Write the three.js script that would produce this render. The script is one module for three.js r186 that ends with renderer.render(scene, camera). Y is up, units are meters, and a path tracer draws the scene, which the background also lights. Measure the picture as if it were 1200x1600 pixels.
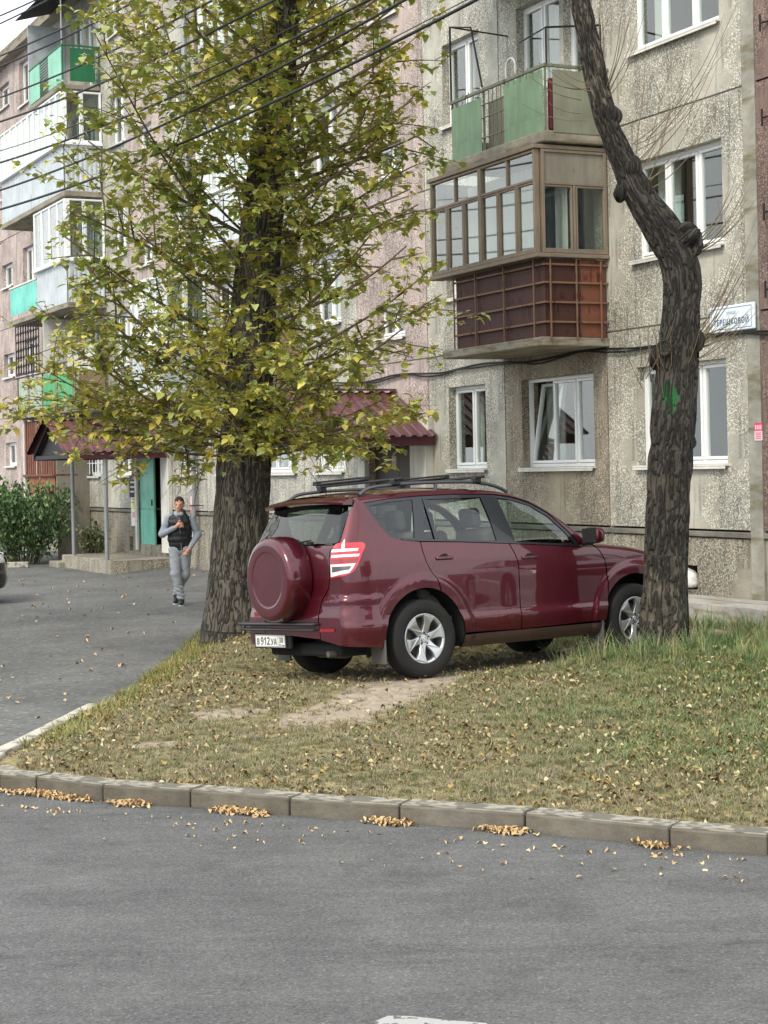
import * as THREE from 'three';
import { mergeGeometries, toCreasedNormals } from 'three/addons/utils/BufferGeometryUtils.js';
import { RoundedBoxGeometry } from 'three/addons/geometries/RoundedBoxGeometry.js';
import { MarchingCubes } from 'three/addons/objects/MarchingCubes.js';

// ---------------------------------------------------------------- camera, sky, sun, exposure
const scene = new THREE.Scene();
const camera = new THREE.PerspectiveCamera(31.891, 0.75, 0.1, 900);
camera.position.set(0, 2.2, 0);
camera.rotation.z = -0.0205;
camera.setViewOffset(1200, 1600, 0, 67, 1200, 1600);
camera.updateProjectionMatrix();
scene.add(camera);

const renderer = new THREE.WebGLRenderer({ antialias: true });
renderer.setSize(768, 1024);
renderer.toneMapping = THREE.LinearToneMapping;
renderer.toneMappingExposure = 1.8;
renderer.shadowMap.enabled = true;

const sun = new THREE.DirectionalLight(0xfff4e2, 1.5);
sun.position.set(-22, 36, 10);
sun.target.position.set(0, 0, -20);
sun.castShadow = true;
sun.shadow.radius = 32;
sun.shadow.mapSize.set(2048, 2048);
Object.assign(sun.shadow.camera, { left: -40, right: 40, top: 40, bottom: -40, near: 1, far: 140 });
scene.add(sun, sun.target);

// ---------------------------------------------------------------- helpers
function rng(seed) { let s = seed >>> 0; return () => { s = (s + 0x6D2B79F5) | 0; let t = Math.imul(s ^ (s >>> 15), 1 | s); t = (t + Math.imul(t ^ (t >>> 7), 61 | t)) ^ t; return ((t ^ (t >>> 14)) >>> 0) / 4294967296; }; }
const V = (x, y, z) => new THREE.Vector3(x, y, z);
const clamp = (x, a = 0, b = 1) => Math.min(b, Math.max(a, x));
const lerp = (a, b, t) => a + (b - a) * t;
const sstep = (a, b, x) => { const t = clamp((x - a) / (b - a)); return t * t * (3 - 2 * t); };
function hash2(x, y, s = 0) { let h = Math.imul(x | 0, 374761393) + Math.imul(y | 0, 668265263) + Math.imul(s | 0, 1442695041); h = Math.imul(h ^ (h >>> 13), 1274126177); return ((h ^ (h >>> 16)) >>> 0) / 4294967296; }
function vnoise(x, y, per = 0, s = 0) {          // value noise, tiles with period per
  const xi = Math.floor(x), yi = Math.floor(y), fx = x - xi, fy = y - yi;
  const w = (a) => per ? ((a % per) + per) % per : a;
  const u = fx * fx * (3 - 2 * fx), v = fy * fy * (3 - 2 * fy);
  const a = hash2(w(xi), w(yi), s), b = hash2(w(xi + 1), w(yi), s), c = hash2(w(xi), w(yi + 1), s), d = hash2(w(xi + 1), w(yi + 1), s);
  return lerp(lerp(a, b, u), lerp(c, d, u), v);
}
function fbm(x, y, oct = 4, per = 0, s = 0) { let a = 0, k = 0.5, n = 0; for (let i = 0; i < oct; i++) { a += k * vnoise(x, y, per, s + i * 17); n += k; x *= 2; y *= 2; per *= 2; k *= 0.55; } return a / n; }
function worley(x, y, per, s = 0) {              // distance to nearest point and its id
  const xi = Math.floor(x), yi = Math.floor(y); let d = 9, id = 0;
  for (let j = -1; j <= 1; j++) for (let i = -1; i <= 1; i++) {
    const cx = xi + i, cy = yi + j, wx = ((cx % per) + per) % per, wy = ((cy % per) + per) % per;
    const px = cx + hash2(wx, wy, s), py = cy + hash2(wx, wy, s + 7), q = Math.hypot(px - x, py - y);
    if (q < d) { d = q; id = hash2(wx, wy, s + 13); }
  }
  return [d, id];
}
function tex(n, fn, { size = 1, srgb = true, h = n } = {}) {   // fn(u, v) -> [r,g,b] 0..255 ; size = metres covered
  const d = new Uint8Array(n * h * 4);
  for (let y = 0; y < h; y++) for (let x = 0; x < n; x++) { const c = fn(x / n, y / h), i = (y * n + x) * 4; d[i] = clamp(c[0], 0, 255); d[i + 1] = clamp(c[1], 0, 255); d[i + 2] = clamp(c[2], 0, 255); d[i + 3] = 255; }
  const t = new THREE.DataTexture(d, n, h); t.wrapS = t.wrapT = THREE.RepeatWrapping; t.magFilter = THREE.LinearFilter; t.minFilter = THREE.LinearMipmapLinearFilter; t.generateMipmaps = true;
  if (srgb) t.colorSpace = THREE.SRGBColorSpace; t.repeat.set(1 / size, 1 / size); t.needsUpdate = true; return t;
}
const grey = (v) => [v, v, v];
const std = (color, roughness = 0.8, extra = {}) => new THREE.MeshStandardMaterial({ color, roughness, side: THREE.DoubleSide, ...extra });
const phys = (color, roughness, extra = {}) => new THREE.MeshPhysicalMaterial({ color, roughness, side: THREE.DoubleSide, ...extra });

function mesh(name, geo, mat, parent = scene) { const m = new THREE.Mesh(Array.isArray(geo) ? merge(geo) : geo, mat); m.name = name; m.castShadow = m.receiveShadow = true; parent.add(m); return m; }
function merge(list) { const l = list.map((g) => { let q = g.index ? g.toNonIndexed() : g; for (const k of Object.keys(q.attributes)) if (!['position', 'normal', 'uv'].includes(k)) q.deleteAttribute(k); if (!q.attributes.uv) q.setAttribute('uv', new THREE.BufferAttribute(new Float32Array(q.attributes.position.count * 2), 2)); return q; }); return l.length === 1 ? l[0] : mergeGeometries(l, false); }
const taken = {};
function numbered(n) { taken[n] = (taken[n] ?? -1) + 1; return taken[n] ? `${n}_${String(taken[n]).padStart(3, '0')}` : n; }
function tag(o, label, category, group, kind) { o.userData.label = label; if (category) o.userData.category = category; if (group) o.userData.group = group; if (kind) o.userData.kind = kind; return o; }
function thing(name, label, category, group) { const g = new THREE.Group(); g.name = numbered(name); scene.add(g); return tag(g, label, category, group); }
function group(name, parent) { const g = new THREE.Group(); g.name = name; parent.add(g); return g; }
function struct(name, geo, mat, label) { const m = mesh(numbered(name), geo, mat); m.userData.kind = 'structure'; m.userData.label = label; return m; }
// box from limits, uv in metres on every face
function bx(x0, x1, y0, y1, z0, z1) {
  const g = new THREE.BoxGeometry(Math.abs(x1 - x0), Math.abs(y1 - y0), Math.abs(z1 - z0)); g.translate((x0 + x1) / 2, (y0 + y1) / 2, (z0 + z1) / 2);
  return boxUV(g);
}
function boxUV(g) { const p = g.attributes.position, n = g.attributes.normal, uv = new Float32Array(p.count * 2); for (let i = 0; i < p.count; i++) { const ax = Math.abs(n.getX(i)), ay = Math.abs(n.getY(i)), az = Math.abs(n.getZ(i)); if (ax > ay && ax > az) { uv[2 * i] = p.getZ(i); uv[2 * i + 1] = p.getY(i); } else if (ay > az) { uv[2 * i] = p.getX(i); uv[2 * i + 1] = p.getZ(i); } else { uv[2 * i] = p.getX(i); uv[2 * i + 1] = p.getY(i); } } g.setAttribute('uv', new THREE.BufferAttribute(uv, 2)); return g; }
function rbx(x0, x1, y0, y1, z0, z1, r = 0.01, seg = 2) { const g = new RoundedBoxGeometry(x1 - x0, y1 - y0, z1 - z0, seg, Math.min(r, (x1 - x0) / 2.01, (y1 - y0) / 2.01, (z1 - z0) / 2.01)); g.translate((x0 + x1) / 2, (y0 + y1) / 2, (z0 + z1) / 2); return boxUV(g); }
function bar(a, b, r, r2 = r, n = 8) { const d = V().subVectors(b, a), L = d.length(); const g = new THREE.CylinderGeometry(r2, r, L, n, 1); g.translate(0, L / 2, 0); g.applyQuaternion(new THREE.Quaternion().setFromUnitVectors(V(0, 1, 0), d.normalize())); g.translate(a.x, a.y, a.z); return g; }
// bar of square section
function sqbar(a, b, w, d = w) { const v = V().subVectors(b, a), L = v.length(); const g = new THREE.BoxGeometry(w, L, d); boxUV(g); g.translate(0, L / 2, 0); const up = v.clone().normalize(); g.applyQuaternion(new THREE.Quaternion().setFromUnitVectors(V(0, 1, 0), up)); g.translate(a.x, a.y, a.z); return g; }
function tube(pts, r, n = 6, seg = pts.length * 4) { return new THREE.TubeGeometry(new THREE.CatmullRomCurve3(pts), seg, r, n, false); }

// ---------------------------------------------------------------- the sky: bright, thin overcast
{
  const w = 512, h = 256, d = new Float32Array(w * h * 4);
  for (let y = 0; y < h; y++) for (let x = 0; x < w; x++) {
    const el = (y / h - 0.5) * Math.PI, a = x / w * Math.PI * 2, i = (y * w + x) * 4;
    const e = Math.max(0, Math.sin(el));
    const c = fbm(Math.cos(a) * 2.2 * (1.2 - e) + 9, Math.sin(a) * 2.2 * (1.2 - e) + e * 3 + 5, 5, 0, 3);
    const k = 1.02 + 0.42 * (c - 0.5), b = sstep(0.62, 0.38, c);
    d[i] = k * lerp(1.0, 0.86, b); d[i + 1] = k * lerp(1.015, 0.95, b); d[i + 2] = k * lerp(1.03, 1.06, b); d[i + 3] = 1;
  }
  const t = new THREE.DataTexture(d, w, h, THREE.RGBAFormat, THREE.FloatType);
  t.mapping = THREE.EquirectangularReflectionMapping; t.magFilter = THREE.LinearFilter; t.wrapS = THREE.RepeatWrapping; t.needsUpdate = true;
  scene.background = t; scene.environment = t; scene.backgroundIntensity = 1.0; scene.environmentIntensity = 1.0;
}
// ---------------------------------------------------------------- ground
// heights: street and yard 0, verge rising behind the kerb towards the house
const KERB = [[6.4, 8.05], [4.6, 8.87], [3.0, 9.61], [2.1, 10.0], [1.59, 10.27], [0.8, 10.78], [0.05, 11.13], [-0.65, 11.43], [-1.32, 11.79], [-1.94, 12.06], [-2.46, 12.43], [-2.74, 12.56], [-2.93, 12.88], [-3.05, 13.3], [-3.06, 13.75], [-3.0, 14.2], [-2.92, 14.95], [-2.83, 15.75], [-2.76, 16.4]];
const EDGE = [...KERB, [-2.68, 18.2], [-2.62, 21.2], [-2.62, 23.6], [-2.66, 26], [-2.85, 29], [-3.2, 31], [-1.5, 31.8], [3.5, 21.4], [7.2, 13.4], [9, 9.5]];
function edgeDist(x, d) {                 // signed distance to the verge outline, positive inside
  let m = 1e9, ins = false;
  for (let i = 0, n = EDGE.length; i < n; i++) {
    const a = EDGE[i], b = EDGE[(i + 1) % n];
    const ex = b[0] - a[0], ey = b[1] - a[1], t = clamp(((x - a[0]) * ex + (d - a[1]) * ey) / (ex * ex + ey * ey));
    m = Math.min(m, Math.hypot(x - a[0] - ex * t, d - a[1] - ey * t));
    if ((a[1] > d) !== (b[1] > d) && x < (b[0] - a[0]) * (d - a[1]) / (b[1] - a[1]) + a[0]) ins = !ins;
  }
  return ins ? m : -m;
}
function vergeH(x, d) {
  const e = edgeDist(x, d); if (e < 0.12) return -0.12;
  const far = sstep(11, 18, d + 0.46 * x);
  let h = 0.108 + 0.18 * far + 0.17 * Math.exp(-(((x - 3.1) / 1.2) ** 2) - ((d - 16.4) / 1.1) ** 2) + 0.25 * sstep(2.6, 0.8, faceOff(x, d)) * sstep(-11, -7, faceU(x, d));
  if (d > 17.2 && x < 1) h = lerp(0.03, h, sstep(0, 1.3, e)); else h = lerp(0.078, h, sstep(0.15, 1.0, e));
  h += (fbm(x * 1.7 + 40, d * 1.7 + 11, 3) - 0.5) * 0.06 * sstep(0.1, 0.9, e);
  // levelled by wheels where the car stands
  const ca = (x + 0.163) * 0.809 + (d - 17.1) * 0.588, cb = (x + 0.163) * 0.588 - (d - 17.1) * 0.809, wc = sstep(-1.5, -0.7, ca) * sstep(4.0, 3.0, ca) * sstep(1.5, 1.05, Math.abs(cb));
  return lerp(h, 0.236 + 0.053 * cb + (fbm(x * 9, d * 9, 2) - 0.5) * 0.02 - 0.008, wc);
}
function dirt(x, d) {                     // 1 on bare earth
  // under and behind the car, diagonal to the kerb
  const ux = 0.809, ud = 0.588; const px = x - 0.0, pd = d - 16.6; const along = px * ux + pd * ud, acr = -px * ud + pd * ux;
  const k = sstep(0.95, 0.55, Math.abs(acr - 0.55)) * sstep(-1.2, 0.2, along) * sstep(6.5, 4.5, along) * 0.9;           // under the car
  const tr = Math.abs((x - 0.12) - (d - 15.4) * 0.42 + 0.25), k2 = sstep(0.62, 0.25, tr) * sstep(13.7, 14.7, d) * sstep(17.2, 16.4, d) * 0.95;   // track down to the kerb
  const k3 = sstep(0.5, 0.1, Math.hypot((x + 1.35) / 0.9, (d - 14.9) / 0.6) - 0.1) * 0.62, k4 = sstep(0.5, 0.1, Math.hypot((x + 1.75) / 0.75, (d - 13.6) / 0.3) - 0.1) * 0.6;
  const n = fbm(x * 2.3 + 3, d * 2.3 + 8, 4);
  const m = Math.max(k, k2, k3, k4); return clamp(m + (n - 0.5) * 1.1 * (m > 0.02 ? 1 : 0.45));
}
function gridSheet(x0, x1, d0, d1, nx, nd, hf, uvScale = 1) {
  const pos = [], uv = [], idx = [];
  for (let j = 0; j <= nd; j++) for (let i = 0; i <= nx; i++) { const x = lerp(x0, x1, i / nx), d = lerp(d0, d1, j / nd); pos.push(x, hf(x, d), -d); uv.push(x * uvScale, d * uvScale); }
  for (let j = 0; j < nd; j++) for (let i = 0; i < nx; i++) { const a = j * (nx + 1) + i, b = a + 1, c = a + nx + 1, e = c + 1; idx.push(a, b, e, a, e, c); }
  const g = new THREE.BufferGeometry(); g.setAttribute('position', new THREE.Float32BufferAttribute(pos, 3)); g.setAttribute('uv', new THREE.Float32BufferAttribute(uv, 2)); g.setIndex(idx); g.computeVertexNormals(); return g;
}
const asphaltTex = tex(900, (u, v) => {
  const [dd, id] = worley(u * 260, v * 260, 260, 5); const st = id > 0.95 ? 34 : id > 0.72 ? 14 : id < 0.25 ? -20 : 0;
  const g = 104 + (fbm(u * 8, v * 8, 5, 8, 2) - 0.5) * 30 + (fbm(u * 5, v * 40, 3, 0, 4) - 0.5) * 16 + st * (dd < 0.42 ? 1 : 0.15) + (hash2(u * 1024, v * 1024, 3) - 0.5) * 22;
  const cr = Math.abs(fbm(u * 3 + 0.3 * fbm(u * 20, v * 20, 3, 20, 9), v * 3, 4, 0, 14) - 0.5), st2 = sstep(0.68, 0.8, fbm(u * 14, v * 14, 3, 14, 16)); const h = (g - (cr < 0.0018 ? 12 : 0) - st2 * 7) * 0.82; return [h, h, h * 0.985];
}, { size: 3.4 });
const asphaltBump = tex(512, (u, v) => grey(255 - 200 * clamp(worley(u * 150, v * 150, 150, 5)[0])), { size: 2.1, srgb: false });
const asphalt = std(0xffffff, 0.9, { map: asphaltTex, bumpMap: asphaltBump, bumpScale: 0.004 });
const yardTex = tex(640, (u, v) => {
  const st = fbm(u * 5, v * 34, 4, 0, 21), p = fbm(u * 6, v * 6, 5, 6, 8); const [dd, id] = worley(u * 110, v * 110, 110, 15);
  const g = 112 + (p - 0.5) * 44 + (id > 0.9 && dd < 0.4 ? 38 : id < 0.15 ? -18 : 0) + (hash2(u * 1024, v * 1024, 9) - 0.5) * 16;
  return [g * 0.83, g * 0.83, g * 0.81];
}, { size: 5.3 });
const yardMat = std(0xffffff, 0.88, { map: yardTex, bumpMap: asphaltBump, bumpScale: 0.003 });
// soft uneven yard with long shallow swells
const yardH = (x, d) => -0.004 + 0.03 * sstep(13.4, 15, d) * (fbm(x * 0.5 + 3, d * 0.35 + 9, 3) - 0.5) + 0.11 * sstep(1.6, 0.3, faceOff(x, d));
const FO = [4.3424, 21.2657], FL = 0.43038, FD = 0.90265;                 // facade origin and direction (x, depth)
function faceOff(x, d) { return -(x - FO[0]) * FD - (d - FO[1]) * FL; }
function faceU(x, d) { return (x - FO[0]) * FL - (d - FO[1]) * FD; }
function facePoint(u, y, off) { return V(FO[0] + u * FL - off * FD, y, -(FO[1] - u * FD - off * FL)); }

struct('ground', gridSheet(-400, 400, -300, 500, 8, 8, () => -0.06, 1), asphalt, 'wide asphalt ground reaching the horizon');
struct('road', gridSheet(-30, 30, -14, 13.4, 60, 31, () => 0, 1), asphalt, 'grey asphalt street in front of the kerb');
struct('yard', gridSheet(-30, 12, 13.4, 80, 84, 130, (x, d) => yardH(x, d), 1), yardMat, 'worn grey asphalt yard beside the apartment building');

// verge of earth, thatch and grass
const VX0 = -3.6, VX1 = 9.2, VD0 = 7.6, VD1 = 32.2;
const vergeTex = tex(640, (u, v) => {
  const x = lerp(VX0, VX1, u), d = lerp(VD0, VD1, v), n = fbm(x * 3, d * 3, 4), f = fbm(x * 14, d * 14, 3, 0, 4), q = hash2(u * 1024, v * 2048, 6);
  const k = dirt(x, d), g = sstep(0.3, 2.6, x + (n - 0.5) * 2.5) * sstep(12, 13.5, d + x * 0.3);
  const soil = [124 + f * 36, 113 + f * 33, 97 + f * 30], th = [lerp(98, 76, g) + f * 46 + n * 18, lerp(91, 80, g) + f * 42 + n * 16, lerp(68, 52, g) + f * 34];
  return [0, 1, 2].map((i) => lerp(th[i], soil[i] + 8, sstep(0.3, 0.65, k)) + (q - 0.5) * 30);
}, { h: 1280 });
vergeTex.repeat.set(1, 1); vergeTex.wrapS = vergeTex.wrapT = THREE.ClampToEdgeWrapping;
const soilBump = tex(512, (u, v) => grey(255 * fbm(u * 24, v * 24, 5, 24, 6)), { srgb: false });
const vergeMat = std(0xffffff, 0.96, { map: vergeTex, bumpMap: soilBump, bumpScale: 0.02 });
soilBump.repeat.set(12, 24);
{
  const nx = 150, nd = 290, pos = [], uv = [], idx = [], H = [];
  for (let j = 0; j <= nd; j++) for (let i = 0; i <= nx; i++) { const x = lerp(VX0, VX1, i / nx), d = lerp(VD0, VD1, j / nd), h = vergeH(x, d); pos.push(x, h, -d); uv.push(i / nx, j / nd); H.push(h); }
  for (let j = 0; j < nd; j++) for (let i = 0; i < nx; i++) { const a = j * (nx + 1) + i, b = a + 1, c = a + nx + 1, e = c + 1; if (Math.max(H[a], H[b], H[c], H[e]) > -0.1) idx.push(a, b, e, a, e, c); }
  const g = new THREE.BufferGeometry(); g.setAttribute('position', new THREE.Float32BufferAttribute(pos, 3)); g.setAttribute('uv', new THREE.Float32BufferAttribute(uv, 2)); g.setIndex(idx); g.computeVertexNormals();
  struct('verge', g, vergeMat, 'raised earth verge with thin grass and bare dirt between kerb and house');
}
// kerb of separate concrete stones
const concreteTex = tex(512, (u, v) => { const n = fbm(u * 6, v * 6, 5, 6, 31), q = hash2(u * 512, v * 512, 2), s = fbm(u * 3, v * 20, 3, 0, 5); const g = 168 + (n - 0.5) * 66 + (q - 0.5) * 28 + (s - 0.5) * 24; const b = sstep(0.5, 0.72, fbm(u * 2.2, v * 11, 4, 0, 33)); return [g * lerp(1, 0.84, b), g * lerp(0.98, 0.79, b), g * lerp(0.94, 0.68, b)]; }, { size: 1.3 });
const concreteBump = tex(512, (u, v) => grey(255 * (0.6 * fbm(u * 40, v * 40, 4, 40, 3) + 0.4 * fbm(u * 6, v * 6, 3, 6, 7))), { size: 1.3, srgb: false });
const concrete = std(0xffffff, 0.92, { map: concreteTex, bumpMap: concreteBump, bumpScale: 0.008 });
const concreteTints = [0x9c978c, 0x928d82, 0xa49f95, 0x979288].map((c) => std(c, 0.92, { map: concreteTex, bumpMap: concreteBump, bumpScale: 0.008 }));
const limewash = std(0xc4c1b8, 0.9, { bumpMap: concreteBump, bumpScale: 0.006, map: tex(256, (u, v) => { const n = fbm(u * 9, v * 9, 5, 9, 12); const k = n < 0.4 ? 0.72 : 1; const g = 232 * k + (n - 0.5) * 40; return [g, g * 0.985, g * 0.95]; }, { size: 0.9 }) });
const paleTop = std(0xaeaba2, 0.92, { bumpMap: concreteBump, bumpScale: 0.005, map: tex(256, (u, v) => { const n = fbm(u * 7, v * 7, 5, 7, 112), k = sstep(0.42, 0.6, n), q = hash2(u * 256, v * 256, 3); const g = lerp(150, 222, k) + (q - 0.5) * 24; return [g, g * 0.985, g * 0.94]; }, { size: 0.7 }) });
{
  const kerb = group('kerb', scene); kerb.userData = { kind: 'structure', label: 'kerb of grey concrete stones along the street, curving into the yard' };
  const R = rng(77);
  for (let i = 0; i < KERB.length - 1; i++) {
    const a = KERB[i], b = KERB[i + 1], L = Math.hypot(b[0] - a[0], b[1] - a[1]), parts = L > 1 ? 2 : 1;
    for (let k = 0; k < parts; k++) {
      const t0 = k / parts, t1 = (k + 1) / parts, ax = lerp(a[0], b[0], t0), ad = lerp(a[1], b[1], t0), bx_ = lerp(a[0], b[0], t1), bd = lerp(a[1], b[1], t1), l = Math.hypot(bx_ - ax, bd - ad);
      const g = rbx(0.004, l - 0.004, -0.15, 0.108 + R() * 0.006, i > 11 ? -0.13 : -0.2, 0.0, 0.016, 2), ps = g.attributes.position;
      for (let q = 0; q < ps.count; q++) ps.setZ(q, ps.getZ(q) + (vnoise(ps.getX(q) * 5 + i * 9, ps.getY(q) * 9, 0, 3) - 0.5) * 0.01);
      const m = mesh('kerbstone', g, i > 11 ? limewash : concreteTints[Math.floor(R() * 4)], kerb);
      if (i <= 11) mesh('pale_top', rbx(0.012, l - 0.012, 0.104, 0.1165, -0.19, -0.012, 0.004, 1), paleTop, m);  // thin mottled sheet, paler than the stone, over its top face
      // stone runs from a to b; its face (local +z) looks away from the verge
      const dir = V(bx_ - ax, 0, -(bd - ad)).normalize(); let side = V(0, 0, 0).crossVectors(dir, V(0, 1, 0));
      m.position.set(ax, R() * 0.004, -ad); m.rotation.y = Math.atan2(-dir.z, dir.x) + (R() - 0.5) * 0.012;
      const mx = (ax + bx_) / 2, md = (ad + bd) / 2; if (edgeDist(mx + side.x * 0.3, md - side.z * 0.3) > 0) { m.position.set(bx_, R() * 0.004, -bd); m.rotation.y += Math.PI; }
    }
  }
}
// blind area of poured concrete along the foot of the house (right part)
{
  const pts = []; const g = bx(-8.2, 9, -0.5, 0.06, 0, 0.85); const p = g.attributes.position;
  const s = struct('pavement', g, concrete, 'narrow strip of poured concrete along the foot of the building');
  s.position.copy(facePoint(0, 0.5, 0.0)); s.rotation.y = Math.atan2(-FD, FL); 
}
// white dash of a lane marking, worn at its end
const paint = std(0xb4b4b0, 0.8, { map: tex(256, (u, v) => { const n = fbm(u * 20, v * 20, 4, 20, 4); const g = n < 0.36 ? 130 : 238 - n * 20; return [g, g, g]; }, { size: 0.8 }) });
{
  const s = new THREE.Shape(); [[-0.09, 7.12], [-0.03, 7.2], [0.06, 7.19], [0.2, 7.13], [0.36, 7.08], [0.5, 6.2], [0.36, 6.0], [0.1, 6.4]].forEach(([x, d], i) => i ? s.lineTo(x, d) : s.moveTo(x, d));
  const g = new THREE.ShapeGeometry(s); g.rotateX(-Math.PI / 2); g.translate(0, 0.004, 0);
  struct('road_marking', g, paint, 'worn white dash painted on the street');
}
// ---------------------------------------------------------------- the apartment building
const WN = 640, WD = new Float32Array(WN * WN), WI = new Float32Array(WN * WN); for (let y = 0; y < WN; y++) for (let x = 0; x < WN; x++) { const [d, id] = worley(x / WN * 105, y / WN * 105, 105, 1); WD[y * WN + x] = d; WI[y * WN + x] = id; }
const wAt = (u, v) => Math.round(v * WN) * WN + Math.round(u * WN);
function pebbleTex(base, n = 640, size = 2.3, dark = 0.55, seed = 1) {
  return tex(n, (u, v) => {
    const wi = wAt(u, v), d = WD[wi], id = WI[wi], c = fbm(u * 3, v * 3, 4, 3, seed + 2), c2 = fbm(u * 11, v * 11, 3, 11, seed + 5), q = hash2(u * n, v * n, seed);
    const bare = sstep(0.5, 0.68, c2 * 0.45 + c * 0.6);                // where the stone chips have come away
    const chip = d < 0.46 ? (id < 0.22 ? -dark : id < 0.36 ? -dark * 0.5 : id > 0.8 ? 0.2 : 0.05) : -0.16;
    const k = 1 + chip * (1 - bare * 0.85) + (c - 0.5) * 0.5 + (q - 0.5) * 0.1 - bare * 0.16 - 0.12 * sstep(0.6, 0.8, fbm(u * 34, v * 2.5, 3, 0, seed + 8));
    const warm = (hash2(id * 999, 3, seed) - 0.5) * 14;
    return [base[0] * k + warm, base[1] * k, base[2] * k - warm * 0.6];
  }, { size });
}
const pebbleBump = tex(640, (u, v) => { const d = WD[wAt(u, v)]; return grey(235 - 190 * clamp(d * 1.3) * (1 - 0.8 * sstep(0.5, 0.68, fbm(u * 11, v * 11, 3, 11, 6) * 0.45 + fbm(u * 3, v * 3, 4, 3, 3) * 0.6))); }, { size: 2.3, srgb: false });
const wallMat = (t) => std(0xffffff, 0.95, { map: t, bumpMap: pebbleBump, bumpScale: 0.007 });
const MW = {
  beige: wallMat(pebbleTex([192, 189, 176], 640, 2.3, 0.23, 1)), tan: wallMat(pebbleTex([166, 156, 138], 640, 2.3, 0.23, 1)),
  pink: wallMat(pebbleTex([194, 178, 170], 640, 2.3, 0.23, 1)), plinth: wallMat(pebbleTex([160, 154, 138], 640, 2.3, 0.4, 1)),
};
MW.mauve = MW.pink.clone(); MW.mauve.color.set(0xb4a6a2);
const wornTex = tex(512, (u, v) => { const n = fbm(u * 5, v * 5, 5, 5, 41), s = fbm(u * 26, v * 3, 3, 0, 42), q = hash2(u * 512, v * 512, 43), ch = fbm(u * 30, v * 30, 3, 30, 44); const g = 232 + (n - 0.5) * 46 + (s - 0.5) * 40 + (q - 0.5) * 14 - (ch > 0.8 ? 34 : 0); return [g, g * 0.99, g * 0.97]; }, { size: 1.7 });
const rustTex = tex(512, (u, v) => { const n = fbm(u * 7, v * 7, 5, 7, 51), s = fbm(u * 30, v * 4, 3, 0, 52); const r = sstep(0.52, 0.7, n * 0.6 + s * 0.4); return [lerp(235, 150, r) + (n - 0.5) * 40, lerp(228, 96, r) + (n - 0.5) * 40, lerp(222, 66, r) + (n - 0.5) * 30]; }, { size: 1.1 });
const painted = (c, r = 0.6) => std(c, r, { map: wornTex });
const rusty = (c) => std(c, 0.75, { map: rustTex });
const MB = {
  pvc: std(0xeef0f0, 0.35), sill: std(0xe9e9e6, 0.4, { map: wornTex }), glass: phys(0xf4faf8, 0.02, { transmission: 1, thickness: 0, ior: 1.58 }),
  room: std(0x8f8574, 0.9), roomB: std(0x5d5a55, 0.9), curtain: phys(0xe9e6dd, 0.95, { transmission: 0.35, thickness: 0 }), curtainTan: phys(0xb29b78, 0.95, { transmission: 0.25, thickness: 0 }),
  cement: std(0xe6e8e0, 0.93, { map: concreteTex, bumpMap: concreteBump, bumpScale: 0.008 }), slab: std(0xdcd6c8, 0.93, { map: concreteTex, bumpMap: concreteBump, bumpScale: 0.01 }), ledge: std(0xb9b7b0, 0.9, { map: concreteTex }),
  green: painted(0x7c9c7a), greenPale: painted(0xaebfa9), greenBright: painted(0x46b070), greenDark: painted(0x1d7048), teal: painted(0x8fd3ba), turquoise: painted(0x7fdcd0), greyGreen: painted(0x8d9180, 0.85),
  sheet: painted(0xc3ced6, 0.45), sheetWhite: painted(0xd9e2ea, 0.45), brownSheet: rusty(0x4a2a22), rustRail: rusty(0x866852), woodFrame: painted(0x8c7f70, 0.8), ply: painted(0x9d8a6c, 0.85), board: painted(0x8f8b80, 0.85), iron: std(0x2b2624, 0.6, { metalness: 0.4 }),
  railGreen: rusty(0x7d8a76), white: painted(0xe6e6e2, 0.6), slat: rusty(0x80503a), orange: rusty(0xa2663c), roofRed: phys(0x6e4148, 0.42, { map: wornTex, clearcoat: 0.15 }), roofRedDark: painted(0x64303a, 0.5), black: std(0x17181b, 0.6),
  tealDoor: painted(0x8adcc8, 0.5), darkDoor: painted(0x4a4640, 0.6), galv: std(0xa9adb0, 0.42, { metalness: 0.6, map: wornTex }), cableBlack: std(0x141414, 0.7),
};
const house = thing('apartment_building', 'five-storey panel apartment building with beige stone-chip walls, pink stair bays and patched balconies', 'building');
house.position.set(FO[0], 0, -FO[1]); house.rotation.y = Math.atan2(-FD, FL);
const RB = rng(4242);
function shiftUV(g, du, dv) { const a = g.attributes.uv; for (let i = 0; i < a.count; i++) a.setXY(i, a.getX(i) + du, a.getY(i) + dv); return g; }
function panel(name, u0, u1, h0, h1, mat, holes = [], depth = 0.28, z = 0) {
  const s = new THREE.Shape([new THREE.Vector2(u0, h0), new THREE.Vector2(u1, h0), new THREE.Vector2(u1, h1), new THREE.Vector2(u0, h1)]);
  for (const [a, b, c, d] of holes) s.holes.push(new THREE.Path([new THREE.Vector2(a, c), new THREE.Vector2(a, d), new THREE.Vector2(b, d), new THREE.Vector2(b, c)]));
  const g = new THREE.ExtrudeGeometry(s, { depth, bevelEnabled: false }); boxUV(g); shiftUV(g, RB() * 7, RB() * 7); g.translate(0, 0, z - depth);
  return mesh(name, g, mat, house);
}
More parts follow.
